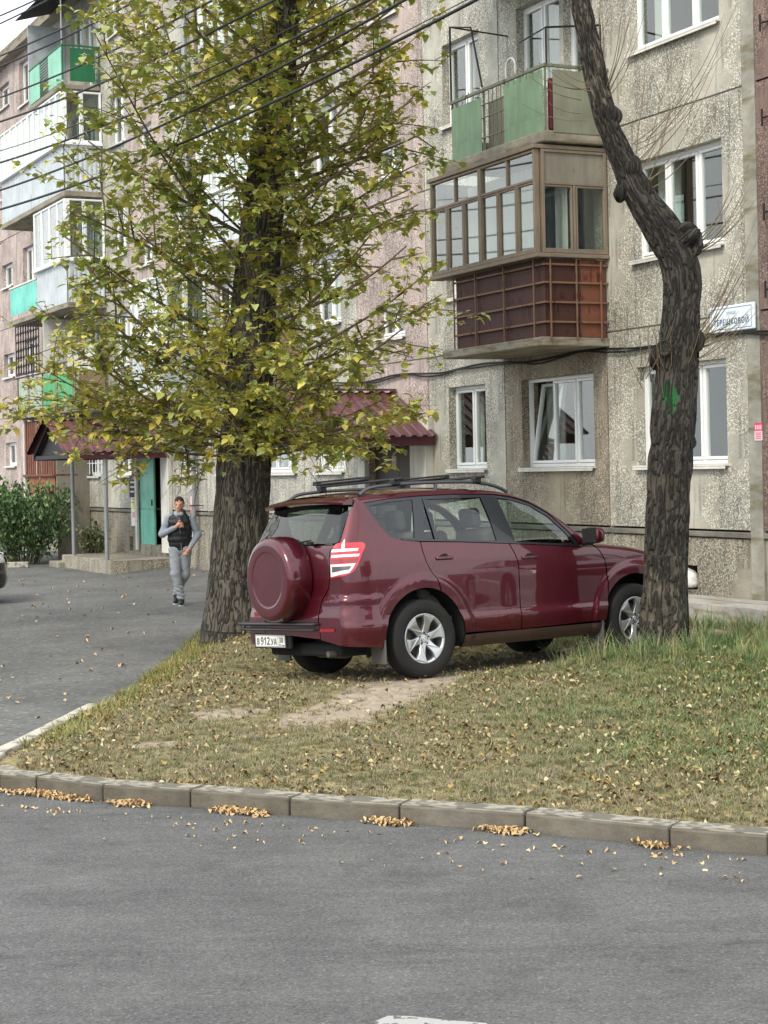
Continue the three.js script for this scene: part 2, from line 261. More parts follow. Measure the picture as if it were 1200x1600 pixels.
// ---- windows
function wavy(u0, u1, h0, h1, z, amp, waves, seed) { const g = new THREE.PlaneGeometry(u1 - u0, h1 - h0, 40, 1); g.translate((u0 + u1) / 2, (h0 + h1) / 2, z); const p = g.attributes.position; for (let i = 0; i < p.count; i++) p.setZ(i, z + amp * Math.sin(p.getX(i) * waves + Math.sin(p.getX(i) * 3 + seed) * 2)); g.computeVertexNormals(); return g; }
function win(u0, u1, h0, h1, { lights = [0.33, 0.34, 0.33], tilt = -1, frame = MB.pvc, sill = true, curtain = 1, name = 'window', z = -0.13, mid = 0, parent = null, reveal = 0.28 } = {}) {
  const w = parent || group(name, house), F = [], t = 0.05, tot = lights.reduce((a, b) => a + b, 0);
  F.push(rbx(u0, u1, h0, h0 + t, z - 0.05, z + 0.01, 0.006), rbx(u0, u1, h1 - t, h1, z - 0.05, z + 0.01, 0.006), rbx(u0, u0 + t, h0 + t, h1 - t, z - 0.05, z + 0.009, 0.006), rbx(u1 - t, u1, h0 + t, h1 - t, z - 0.05, z + 0.009, 0.006));
  let x = u0 + t; const W = u1 - u0 - 2 * t;
  lights.forEach((l, i) => {
    const xe = x + W * l / tot, a = x + 0.006, b = xe - 0.006 - (i < lights.length - 1 ? 0.03 : 0), c = h0 + t + 0.004, d = h1 - t - 0.004, s = 0.042, sash = [];
    if (i < lights.length - 1) F.push(rbx(xe - 0.03, xe + 0.01, h0 + t, h1 - t, z - 0.05, z + 0.008, 0.005));
    sash.push(rbx(a, b, c, c + s, z - 0.04, z + 0.022, 0.008), rbx(a, b, d - s, d, z - 0.04, z + 0.022, 0.008), rbx(a, a + s, c + s, d - s, z - 0.04, z + 0.021, 0.008), rbx(b - s, b, c + s, d - s, z - 0.04, z + 0.021, 0.008));
    if (mid) sash.push(rbx(a + s, b - s, h0 + (h1 - h0) * mid - 0.02, h0 + (h1 - h0) * mid + 0.02, z - 0.03, z + 0.02, 0.006));
    const sg = merge(sash), pg = bx(a + s * 0.7, b - s * 0.7, c + s * 0.7, d - s * 0.7, z - 0.012, z - 0.008);
    if (i === tilt) for (const g of [sg, pg]) { g.translate(0, -c, -z); g.rotateX(-0.16); g.translate(0, c, z - 0.01); }
    mesh('sash', sg, frame, w); mesh('pane', pg, MB.glass, w);
    x = xe;
  });
  mesh('frame', F, frame, w);
  if (sill) mesh('sill', [rbx(u0 - 0.03, u1 + 0.03, h0 - 0.028, h0 - 0.004, z, 0.075, 0.006), rbx(u0 - 0.03, u1 + 0.03, h0 - 0.06, h0 - 0.029, 0.06, 0.074, 0.004)], MB.sill, w);
  if (curtain) {
    const zz = z - 0.3; const m = curtain === 2 ? MB.curtainTan : MB.curtain;
    if (curtain === 3) mesh('curtain', wavy(u0 - 0.05, u1 + 0.05, h0 - 0.1, h1 + 0.1, zz, 0.03, 38, u0), m, w);
    else { const k = 0.16 + 0.16 * RB(), k2 = 0.14 + 0.16 * RB(); mesh('curtain', wavy(u0 - 0.05, lerp(u0, u1, k), h0 - 0.3, h1 + 0.1, zz, 0.035, 42, u0), m, w); mesh('curtain', wavy(lerp(u1, u0, k2), u1 + 0.05, h0 - 0.3, h1 + 0.1, zz, 0.035, 42, u0 + 2), m, w); }
  }
  return w;
}
// ---- columns of panels: [u0, u1, wall, window recipe]
const FH = [1.37, 3.97, 6.66, 9.35, 12.04, 14.62];
const SILL = [2.18, 4.85, 7.55, 10.24, 12.93];
const COLS = [
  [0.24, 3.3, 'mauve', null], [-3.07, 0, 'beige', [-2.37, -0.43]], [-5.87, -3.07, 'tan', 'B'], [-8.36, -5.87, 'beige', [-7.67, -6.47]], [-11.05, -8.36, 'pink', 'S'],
  [-13.55, -11.05, 'beige', [-12.94, -11.74]], [-16.35, -13.55, 'beige', 'B'], [-18.9, -16.35, 'beige', [-18.2, -17.0]], [-21.35, -18.9, 'beige', [-20.74, -19.54]], [-24.05, -21.35, 'pink', 'S'],
  [-26.45, -24.05, 'beige', [-25.35, -24.2]], [-29.3, -26.45, 'beige', 'B'], [-32.2, -29.3, 'beige', 'B'], [-34.9, -32.2, 'pink', [-34.2, -33.0]], [-37.6, -34.9, 'pink', 'P'], [-40.4, -37.6, 'beige', [-39.6, -38.4]], [-43.5, -40.4, 'beige', [-42.6, -41.2]],
];
const J = 0.012;
for (const [u0, u1, wall, wn] of COLS) {
  for (let k = 0; k < 5; k++) {
    const h0 = FH[k] + J, h1 = FH[k + 1] - J, s = SILL[k], holes = [], todo = [];
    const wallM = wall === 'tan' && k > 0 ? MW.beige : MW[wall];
    if (Array.isArray(wn)) { const wt = (wn[1] - wn[0]); holes.push([wn[0], wn[1], s, s + 1.28]); todo.push([wn[0], wn[1], s, s + 1.28, wt > 1.5 ? { lights: [0.33, 0.36, 0.31] } : { lights: [0.55, 0.45] }]); }
    if (wn === 'B') {
      if (k === 0) { holes.push([u0 + 0.49, u1 - 0.35, s, s + 1.28]); todo.push([u0 + 0.49, u1 - 0.35, s, s + 1.28, { lights: [0.36, 0.34, 0.3], tilt: u0 > -6 ? 0 : -1 }]); }
      else { holes.push([u0 + 0.55, u0 + 1.75, s, s + 1.3], [u0 + 1.85, u1 - 0.25, h0 + 0.03, s + 1.3]); todo.push([u0 + 0.55, u0 + 1.75, s, s + 1.3, { lights: [0.5, 0.5], curtain: 3, sill: false }], [u0 + 1.85, u1 - 0.25, h0 + 0.03, s + 1.3, { lights: [1], mid: 0.4, sill: false, curtain: 3, name: 'balcony_door' }]); }
    }
    if (wn === 'S') {
      const c = (u0 + u1) / 2;
      if (k === 0) holes.push([c - 1.0, c + 0.95, h0 + 0.001, 3.0]);
      else { holes.push([c - 0.53, c + 0.53, h0 + 0.42, h0 + 0.98]); todo.push([c - 0.53, c + 0.53, h0 + 0.42, h0 + 0.98, { lights: [0.5, 0.5], curtain: 0 }]); }
    }
    if (wn === 'P') { const c = u0 + 1.5; holes.push([c - 0.65, c + 0.65, s + 0.35, s + 1.05]); todo.push([c - 0.65, c + 0.65, s + 0.35, s + 1.05, { lights: [1], curtain: 0 }]); }
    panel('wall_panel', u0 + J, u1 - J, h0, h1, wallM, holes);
    for (const t of todo) win(...t);
  }
  // plinth panels, with vents where the photograph shows them
  const vents = u1 === 0 ? [[-1.52, -1.13, 0.62, 0.92]] : u1 === -24.05 ? [[-24.55, -24.25, 0.35, 0.7]] : u1 === -26.45 ? [[-27.6, -27.25, 0.62, 1.02]] : [];
  if (wn !== 'S') panel('plinth_panel', u0 + J, u1 - J, -0.2, 1.27, MW.plinth, vents, 0.26, -0.02);
  else panel('plinth_panel', u0 + J, u1 - J, -0.2, 0.55, MW.plinth, [], 0.26, -0.02);
  const c = (u0 + u1) / 2;
  if (wn !== 'S') mesh('ledge', rbx(u0 + 0.004, u1 - 0.004, 1.285, 1.355, -0.2, 0.012, 0.01), MB.ledge, house);
  else { mesh('plinth_panel', bx(u0 + J, c - 1.0, 0.56, 1.355, -0.28, -0.002), MW.plinth, house); mesh('plinth_panel', bx(c + 0.95, u1 - J, 0.56, 1.355, -0.28, -0.002), MW.plinth, house); }
}
mesh('joint_strip', [bx(0.0, 0.24, 0, 14.6, -0.28, 0.006)], MB.cement, house);
// mortar behind the open joints, in pieces that leave the openings free
{
  const G = []; for (const [u0, u1] of COLS) G.push(bx(u1 - 0.045, u1 + 0.045, 0, 14.6, -0.27, -0.022)); for (let k = 1; k < 5; k++) G.push(bx(-43.5, 0, FH[k] - 0.045, FH[k] + 0.045, -0.268, -0.02)); G.push(bx(-43.5, -43.4, 0, 14.6, -0.27, -0.022));
  mesh('joint_mortar', G, MB.cement, house);
}
// rooms behind: slabs, cross walls, back wall, roof, far end
{
  for (let k = 0; k < 6; k++) mesh('floor_slab', bx(-43.4, 3.3, FH[k] - 0.16, FH[k] + (k === 5 ? 0.12 : -0.02), -9.9, k === 5 ? 0.32 : -0.285), k === 5 ? MB.slab : MB.room, house);
  for (const [u0, u1] of COLS) mesh('cross_wall', bx(u0 - 0.04, u0 + 0.04, 0.3, 14.4, -9.8, -0.29), MB.room, house);
  mesh('back_wall', bx(-43.5, 3.3, -0.3, 14.7, -10.1, -9.9), MW.beige, house); mesh('partition_wall', bx(-43.4, 3.2, 0.0, 14.4, -3.4, -3.3), MB.room, house);
  mesh('end_wall', bx(3.3, 3.55, -0.3, 14.7, -10.1, 0), MW.pink, house); mesh('end_wall', bx(-43.8, -43.5, -0.3, 14.7, -10.1, 0), MW.beige, house);
}
// basement vent with a white sack pushed into it
{
  const g = new THREE.SphereGeometry(1, 24, 16), p = g.attributes.position; for (let i = 0; i < p.count; i++) { const v = V(p.getX(i), p.getY(i), p.getZ(i)); v.multiplyScalar(1 + 0.22 * (fbm(v.x * 2 + 5, v.y * 2 + v.z * 3, 3) - 0.5) + 0.12 * Math.sin(v.x * 5 + v.y * 3)); p.setXYZ(i, v.x * 0.22, v.y * 0.13, v.z * 0.14); }
  g.computeVertexNormals(); const m = mesh('plastic_sack', g, phys(0xd9d8d2, 0.35, { sheen: 0.2 })); tag(m, 'white plastic sack stuffed into the basement vent behind the bare tree', 'sack'); m.position.copy(facePoint(-1.34, 0.75, 0.0)); m.rotation.y = house.rotation.y;
}
// ---------------------------------------------------------------- balconies, entrances, pipes
function corr(w, h, period = 0.14, amp = 0.022) {          // corrugated sheet in the xy plane, ribs along y, origin at lower left
  const n = Math.max(2, Math.round(w / period)), pos = [], uv = [], idx = []; let k = 0; const pts = [];
  for (let i = 0; i < n; i++) for (const [f, z] of [[0, 0], [0.3, 0], [0.4, 1], [0.82, 1], [0.93, 0]]) pts.push([(i + f) / n * w, z * amp]); pts.push([w, 0]);
  for (const [x, z] of pts) { pos.push(x, 0, z, x, h, z); uv.push(x, 0, x, h); }
  for (let i = 0; i < pts.length - 1; i++) idx.push(2 * i, 2 * i + 2, 2 * i + 3, 2 * i, 2 * i + 3, 2 * i + 1);
  const g = new THREE.BufferGeometry(); g.setAttribute('position', new THREE.Float32BufferAttribute(pos, 3)); g.setAttribute('uv', new THREE.Float32BufferAttribute(uv, 2)); g.setIndex(idx); const q = g.toNonIndexed(); q.computeVertexNormals(); return q;
}
const endFace = (g, u) => { g.rotateY(Math.PI / 2); g.translate(u, 0, 0); return g; };    // puts an xy sheet on the balcony's right end: x runs inwards from the front
function slab(g, u0, u1, top, dep = 1.02, th = 0.15) {
  const b = rbx(u0, u1, top - th, top, 0.0, dep, 0.02, 2), p = b.attributes.position; for (let i = 0; i < p.count; i++) { p.setY(i, p.getY(i) + (vnoise(p.getX(i) * 3 + u0, p.getZ(i) * 4, 0, 4) - 0.5) * 0.025); } b.computeVertexNormals(); mesh('slab', b, MB.slab, g);
}
// a glazed run in a plane; dir 'f' along u at z=const, 'e' along z at u=const (right end)
function glazing(g, dir, c, a0, a1, h0, h1, cols, mat, { transom = 0, uppers = 0, bar = 0.036, panel = null } = {}) {
  const P = (a, y, z = 0) => dir === 'f' ? V(a, y, c + z) : V(c + z, y, a), F = [], box = (a, b, y0, y1, t) => { const d = t / 2; return dir === 'f' ? rbx(a, b, y0, y1, c - d, c + d, 0.006) : rbx(c - d, c + d, y0, y1, a, b, 0.006); };
  const top = transom || h1;
  F.push(box(a0, a1, h0, h0 + bar, 0.07), box(a0, a1, h1 - bar, h1, 0.071)); if (transom) F.push(box(a0, a1, transom - bar / 2, transom + bar / 2, 0.066));
  F.push(box(a0 + 0.001, a0 + bar + 0.01, h0, h1, 0.08), box(a1 - bar - 0.01, a1 - 0.001, h0, h1, 0.081));
  for (let i = 0; i < cols.length; i++) {
    const x0 = lerp(a0, a1, i ? cols[i - 1] : 0), x1 = lerp(a0, a1, cols[i]);
    if (i < cols.length - 1) F.push(box(x1 - bar / 2, x1 + bar / 2, h0 + bar * 0.5, top, 0.062));
    const b = 0.026, e = bar * 0.7; F.push(box(x0 + e, x1 - e, h0 + bar, h0 + bar + b, 0.05), box(x0 + e, x1 - e, top - bar * 0.6 - b, top - bar * 0.6, 0.05), box(x0 + e, x0 + e + b, h0 + bar, top - bar * 0.6, 0.051), box(x1 - e - b, x1 - e, h0 + bar, top - bar * 0.6, 0.051));
    mesh('pane', box(x0 + e + b * 0.5, x1 - e - b * 0.5, h0 + bar + b * 0.5, top - bar * 0.6 - b * 0.5, 0.004), MB.glass, g);
  }
  if (transom) for (let i = 0; i < uppers; i++) { const x0 = lerp(a0, a1, i / uppers), x1 = lerp(a0, a1, (i + 1) / uppers); if (i) F.push(box(x0 - bar / 2, x0 + bar / 2, transom, h1, 0.058)); mesh(panel ? 'board' : 'pane', box(x0 + bar * 0.4, x1 - bar * 0.4, transom + bar * 0.4, h1 - bar * 0.8, panel ? 0.02 : 0.004), panel || MB.glass, g); }
  mesh('glazing_frame', F, mat, g);
}
function bal(label) { const g = group('balcony', house); if (label) g.userData.label = label; return g; }
// ---- right stack, second floor: timber glazing over a rusty brown parapet
{
  const g = bal('balcony with weathered timber glazing above a rusty brown sheet parapet'); slab(g, -5.85, -2.99, 3.9, 1.05, 0.12);
  for (const [a, b] of [[-5.52, -4.86], [-4.85, -4.06], [-4.05, -3.02]]) mesh('parapet_sheet', rbx(a, b, 3.9, 4.93, 0.955, 0.967, 0.004), MB.brownSheet, g);
  for (const [a, b] of [[0.03, 0.42], [0.43, 0.95]]) mesh('parapet_sheet', rbx(-3.035, -3.023, 3.9, 4.93, a, b, 0.004), a < 0.2 ? MB.slat : MB.brownSheet, g);
  for (const h of [4.08, 4.34, 4.6, 4.84]) { mesh('rail', rbx(-5.55, -2.99, h, h + 0.028, 0.975, 1.005, 0.006), MB.rustRail, g); mesh('rail', rbx(-3.015, -2.987, h + 0.001, h + 0.029, 0.0, 0.974, 0.006), MB.rustRail, g); }
  for (const u of [-5.52, -4.87, -4.06, -3.25]) mesh('baluster', rbx(u, u + 0.022, 3.85, 4.94, 1.006, 1.024, 0.004), MB.rustRail, g);
  for (const z of [0.12, 0.5, 0.9]) mesh('baluster', rbx(-2.986, -2.966, 3.85, 4.93, z, z + 0.022, 0.004), MB.rustRail, g);
  mesh('window_board', [rbx(-6.05, -2.94, 4.94, 4.995, 0.9, 1.13, 0.01), rbx(-3.05, -2.941, 4.942, 4.995, 0.0, 0.9, 0.01)], MB.woodFrame, g);
  glazing(g, 'f', 1.08, -6.0, -4.5, 5.0, 6.36, [0.333, 0.667, 1], MB.woodFrame, { transom: 5.96, uppers: 2 });
  glazing(g, 'f', 1.08, -4.5, -2.99, 5.0, 6.36, [0.333, 0.667, 1], MB.woodFrame, { transom: 5.96, uppers: 2 });
  glazing(g, 'e', -2.99, 0.02, 1.03, 5.0, 6.36, [0.5, 1], MB.woodFrame, { transom: 5.92, uppers: 1, panel: MB.board });
  mesh('side_board', rbx(-6.04, -6.0, 4.95, 6.36, 0.0, 1.0, 0.005), MB.board, g);
  mesh('fascia', [rbx(-6.06, -2.95, 6.365, 6.42, 0.98, 1.14, 0.01), rbx(-3.06, -2.952, 6.366, 6.42, 0, 0.98, 0.01)], MB.woodFrame, g);
  mesh('blind', wavy(-5.9, -3.1, 5.05, 6.3, 0.55, 0.025, 44, 1), MB.curtain, g);
  const e = wavy(0.1, 0.9, 5.05, 6.3, 0, 0.02, 40, 3); endFace(e, -3.4); e.scale(1, 1, -1); mesh('blind', e, MB.curtain, g);
}
// ---- right stack, third floor: open balcony with green sheets
{
  const g = bal('open balcony with faded green sheet panels and a clothes frame'); slab(g, -5.75, -2.9, 6.6, 1.02, 0.15);
  const tilt = (m, a) => { m.rotation.z = a; return m; };
  mesh('parapet_sheet', rbx(-5.5, -4.62, 6.5, 7.36, 0.985, 0.993, 0.003), MB.green, g); mesh('parapet_sheet', rbx(-3.98, -2.94, 6.52, 7.4, 0.987, 0.995, 0.003), MB.green, g);
  mesh('parapet_sheet', rbx(-2.908, -2.9, 6.56, 7.4, 0.02, 0.86, 0.003), MB.greyGreen, g);
  mesh('handrail', [rbx(-5.56, -2.88, 7.43, 7.475, 0.96, 1.0, 0.006), rbx(-2.925, -2.885, 7.431, 7.474, 0, 0.96, 0.006)], MB.railGreen, g);
  for (const u of [-5.53, -4.6, -4.0, -2.93]) mesh('post', rbx(u, u + 0.028, 6.58, 7.43, 0.955, 0.982, 0.004), MB.railGreen, g); mesh('post', rbx(-2.93, -2.912, 6.58, 7.43, 0.02, 0.05, 0.004), MB.railGreen, g);
  for (let i = 0; i < 5; i++) { const u = -4.52 + i * 0.115; mesh('baluster', bar(V(u, 6.55, 0.99), V(u, 7.43, 0.99), 0.007), MB.railGreen, g); } for (const h of [6.78, 7.06, 7.24]) mesh('rail', bar(V(-4.6, h, 0.998), V(-3.98, h, 0.998), 0.01), MB.railGreen, g);
  for (let i = 0; i < 16; i++) { const u = -5.5 + i * 0.165; if (u < -4.65 || u > -3.95) mesh('hook', bar(V(u, 7.35, 0.998), V(u + 0.02, 7.5, 0.99), 0.006), MB.railGreen, g); }
  mesh('clothes_frame', [bar(V(-5.53, 7.45, 0.98), V(-5.53, 8.55, 0.98), 0.016), bar(V(-5.53, 8.55, 0.98), V(-5.53, 8.5, 0.02), 0.012), bar(V(-5.53, 8.55, 0.98), V(-4.9, 8.4, 0.98), 0.012), bar(V(-4.9, 8.4, 0.98), V(-4.6, 7.5, 0.98), 0.014)], MB.iron, g);
  mesh('clothes_frame', [bar(V(-2.92, 7.45, 0.94), V(-2.92, 7.95, 0.94), 0.014), bar(V(-2.92, 7.95, 0.94), V(-2.92, 8.05, 0.1), 0.014), bar(V(-2.92, 8.05, 0.1), V(-2.92, 7.45, 0.1), 0.014), bar(V(-2.92, 7.95, 0.94), V(-3.6, 7.9, 0.94), 0.01)], MB.iron, g);
  mesh('hoop', new THREE.TorusGeometry(0.13, 0.016, 8, 20, Math.PI).translate(-4.2, 7.7, 0.75), MB.white, g); mesh('hoop', [bar(V(-4.33, 7.2, 0.75), V(-4.33, 7.7, 0.75), 0.016), bar(V(-4.07, 7.2, 0.75), V(-4.07, 7.7, 0.75), 0.016)], MB.white, g);
  mesh('storage_box', rbx(-4.6, -4.05, 6.62, 7.3, 0.55, 0.9, 0.02), MB.board, g); mesh('bundle', rbx(-5.4, -4.9, 6.61, 6.8, 0.6, 0.93, 0.06), painted(0xc9c4b8, 0.9), g); mesh('bundle', rbx(-2.99, -2.93, 6.61, 7.3, 0.3, 0.9, 0.03), painted(0x6b2a33, 0.9), g);
}
// ---- right stack, higher: plain slabs with sheets
function plainBalcony(u0, u1, k, mat, glazed, label) {
  const top = FH[k] - 0.09, g = bal(label); slab(g, u0, u1, top);
  const n = 2; for (let i = 0; i < n; i++) mesh('parapet_sheet', rbx(lerp(u0, u1, i / n) + 0.06, lerp(u0, u1, (i + 1) / n) - 0.03, top + 0.02, top + 1.0, 0.97, 0.985, 0.004), mat, g);
  mesh('parapet_sheet', rbx(u1 - 0.035, u1 - 0.022, top + 0.02, top + 1.0, 0.03, 0.94, 0.004), mat, g);
  mesh('handrail', [rbx(u0, u1, top + 1.02, top + 1.06, 0.95, 0.99, 0.006), rbx(u1 - 0.05, u1 - 0.01, top + 1.021, top + 1.059, 0, 0.95, 0.006)], MB.railGreen, g);
  if (glazed) { glazing(g, 'f', 0.96, u0, u1, top + 1.06, top + 2.45, [0.2, 0.4, 0.6, 0.8, 1], glazed, {}); glazing(g, 'e', u1 - 0.03, 0.02, 0.92, top + 1.06, top + 2.45, [0.5, 1], glazed, {}); mesh('blind', wavy(u0 + 0.1, u1 - 0.1, top + 1.1, top + 2.4, 0.5, 0.02, 40, u0), MB.curtain, g); mesh('fascia', rbx(u0 - 0.03, u1 + 0.03, top + 2.45, top + 2.52, 0, 1.04, 0.01), glazed, g); }
}
plainBalcony(-5.8, -2.95, 3, MB.sheet, MB.woodFrame, 'glazed balcony with grey sheet parapet above the green panels'); plainBalcony(-5.8, -2.95, 4, MB.greenPale, null, 'top floor balcony with pale green sheets');
plainBalcony(-16.4, -13.5, 1, MB.ply, null, 'balcony with tan plywood parapet behind the poplar'); plainBalcony(-16.4, -13.5, 2, MB.sheetWhite, MB.pvc, 'white glazed balcony behind the poplar'); plainBalcony(-16.4, -13.5, 3, MB.ply, MB.woodFrame, 'timber glazed balcony behind the poplar'); plainBalcony(-16.4, -13.5, 4, MB.greenPale, null, 'pale green balcony behind the poplar top');
plainBalcony(-20.9, -18.7, 1, MB.sheet, MB.pvc, 'grey sheet balcony with white glazing left of the poplar');
// ---- left stack, fifth floor
{
  const g = bal('top floor balcony with teal front sheets and a dark green end sheet'); slab(g, -29.3, -26.1, 11.92, 1.02, 0.12);
  for (const [a, b] of [[-29.2, -28.2], [-27.35, -26.15]]) mesh('parapet_sheet', rbx(a, b, 11.97, 12.85, 0.98, 0.99, 0.003), MB.teal, g);
  mesh('parapet_sheet', rbx(-26.1, -26.09, 12.0, 12.82, 0.14, 0.78, 0.003), MB.greenDark, g);
  for (let i = 0; i < 13; i++) mesh('rail', bar(V(-28.2, 12.0 + i * 0.07, 0.985), V(-27.35, 12.0 + i * 0.07, 0.985), 0.012, 0.012, 5), MB.greenDark, g);
  mesh('handrail', [rbx(-29.3, -26.07, 12.86, 12.9, 0.96, 1.0, 0.005), rbx(-26.11, -26.07, 12.861, 12.9, 0, 0.96, 0.005)], MB.greenDark, g); for (const z of [0.02, 0.95]) mesh('post', rbx(-26.105, -26.075, 11.9, 12.86, z, z + 0.035, 0.004), MB.greenDark, g); for (let i = 0; i < 6; i++) mesh('rail', bar(V(-26.09, 12.05 + i * 0.15, 0.02), V(-26.09, 12.05 + i * 0.15, 0.14), 0.01, 0.01, 5), MB.greenDark, g);
  mesh('screen', rbx(-29.3, -29.26, 11.92, 14.1, 0.0, 1.0, 0.005), MB.sheet, g); mesh('clothes_post', bar(V(-26.2, 12.9, 0.95), V(-26.2, 14.6, 0.95), 0.02), MB.galv, g);
  const r = corr(3.7, 1.3, 0.14); r.rotateX(Math.PI / 2 + 0.28); r.translate(-29.6, 14.62, 0.02); mesh('canopy_sheet', r, MB.black, g);
}
// ---- left stack, fourth floor: grey sheet, white glazing
{
  const g = bal('glazed balcony with pale grey sheet parapet and white sliding windows'); slab(g, -32.6, -26.05, 9.26, 1.0, 0.14);
  for (const [a, b] of [[-32.55, -29.32], [-29.3, -26.12]]) { const f = corr(b - a, 1.2, 0.3, 0.006); f.translate(a, 9.2, 0.985); mesh('parapet_sheet', f, MB.sheet, g); }
  const e = corr(0.94, 1.22, 0.12, 0.016); endFace(e, -26.08); e.translate(0, 9.18, 0.97); mesh('parapet_sheet', e, MB.sheetWhite, g);
  mesh('window_board', [rbx(-32.65, -26.0, 10.4, 10.47, 0.86, 1.1, 0.01), rbx(-26.1, -26.001, 10.402, 10.47, 0, 0.86, 0.01)], MB.pvc, g);
  glazing(g, 'f', 1.0, -32.6, -29.4, 10.47, 11.74, [0.2, 0.4, 0.6, 0.8, 1], MB.pvc); glazing(g, 'f', 1.0, -29.4, -26.05, 10.47, 11.74, [0.16, 0.32, 0.5, 0.66, 0.83, 1], MB.pvc); glazing(g, 'e', -26.06, 0.02, 0.95, 10.47, 11.74, [0.55, 1], MB.pvc);
  mesh('blind', wavy(-32.4, -26.4, 10.5, 11.7, 0.8, 0.03, 30, 4), MB.curtain, g);
}
// ---- left stack, third floor
{
  const g = bal('balcony, half white glazed over pale sheet, half open with a turquoise panel'); slab(g, -31.9, -25.95, 6.5, 1.0, 0.14);
  const f = corr(2.9, 1.12, 0.3, 0.006); f.translate(-28.92, 6.4, 0.985); mesh('parapet_sheet', f, MB.sheet, g); const e = corr(0.94, 1.14, 0.12, 0.016); endFace(e, -25.99); e.translate(0, 6.38, 0.97); mesh('parapet_sheet', e, MB.sheetWhite, g);
  const t = corr(2.85, 0.72, 0.16, 0.012); t.translate(-31.83, 6.62, 0.98); mesh('parapet_sheet', t, MB.turquoise, g); mesh('handrail', rbx(-31.9, -28.95, 7.36, 7.41, 0.95, 1.0, 0.006), MB.white, g);
  mesh('window_board', [rbx(-28.98, -25.9, 7.5, 7.57, 0.86, 1.1, 0.01), rbx(-26.0, -25.901, 7.502, 7.57, 0, 0.86, 0.01)], MB.pvc, g);
  glazing(g, 'f', 1.0, -28.95, -25.96, 7.57, 9.05, [0.25, 0.5, 0.75, 1], MB.pvc); glazing(g, 'e', -25.97, 0.02, 0.95, 7.57, 9.05, [0.55, 1], MB.pvc); mesh('screen', rbx(-29.0, -28.96, 6.5, 9.1, 0, 0.96, 0.005), MB.board, g);
}
// ---- left stack, second floor: many painted sheets
{
  const g = bal('balcony with pale and bright green sheets and a wrought iron grille'); slab(g, -31.6, -25.2, 3.9, 1.02, 0.14);
  for (const [a, b, m] of [[-31.1, -30.15, MB.greenPale], [-29.95, -28.75, MB.greenPale], [-28.55, -27.35, MB.greenBright], [-27.1, -25.75, MB.greenBright]]) mesh('parapet_sheet', rbx(a, b, 3.95, 4.8, 0.97, 0.98, 0.003), m, g);
  mesh('parapet_sheet', rbx(-25.26, -25.25, 3.95, 4.76, 0.3, 0.95, 0.003), MB.ply, g); mesh('handrail', [rbx(-31.5, -25.22, 4.86, 4.9, 0.94, 0.98, 0.005), rbx(-25.27, -25.23, 4.861, 4.9, 0, 0.94, 0.005)], MB.iron, g); for (const u of [-31.3, -30.1, -28.7, -27.25, -25.6]) mesh('post', rbx(u, u + 0.03, 3.9, 4.86, 0.93, 0.96, 0.004), MB.iron, g);
  mesh('screen', rbx(-28.75, -28.7, 3.9, 6.3, 0, 0.9, 0.005), MB.white, g); mesh('screen', wavy(-28.4, -25.8, 4.5, 5.6, 0.35, 0.02, 12, 2), painted(0xd8dbd9, 0.9), g);
  const G = []; const R = rng(9); for (let i = 0; i <= 9; i++) G.push(bar(V(-31.3 + i * 0.27, 4.95, 0.98), V(-31.3 + i * 0.27, 6.3, 0.98), 0.014, 0.014, 5)); for (const h of [4.95, 6.3]) G.push(bar(V(-31.3, h, 0.98), V(-28.87, h, 0.98), 0.018, 0.018, 5));
  for (let i = 0; i < 9; i++) for (let j = 0; j < 6; j++) G.push(new THREE.TorusGeometry(0.1 + R() * 0.03, 0.011, 4, 10).translate(-31.16 + i * 0.27, 5.08 + j * 0.22, 0.98)); mesh('grille', G, MB.iron, g);
}
// ---- left stack, ground floor enclosure of brown slats
{
  const g = group('enclosure', house); g.userData.label = 'ground floor enclosure of brown slats over an orange-brown board';
  for (let i = 0; i < 13; i++) { const u = -30.9 + i * 0.235 + (RB() - 0.5) * 0.05; mesh('slat', rbx(u, u + 0.12 + RB() * 0.04, 2.25, 3.68, 0.86, 0.885, 0.004), MB.slat, g); } mesh('back_board', rbx(-30.95, -27.9, 2.25, 3.7, 0.4, 0.43, 0.004), painted(0x8a8274, 0.9), g);
  mesh('lower_board', rbx(-30.7, -27.95, 1.2, 2.2, 0.84, 0.87, 0.004), MB.orange, g); mesh('shelf', rbx(-31.0, -27.8, 2.19, 2.25, 0.3, 0.95, 0.006), MB.slat, g); mesh('side_wall', rbx(-27.86, -27.8, 0.0, 3.72, 0.0, 0.86, 0.01), MB.board, g); mesh('post', rbx(-30.98, -30.9, 0.0, 3.74, 0.8, 0.92, 0.006), MB.white, g);
}
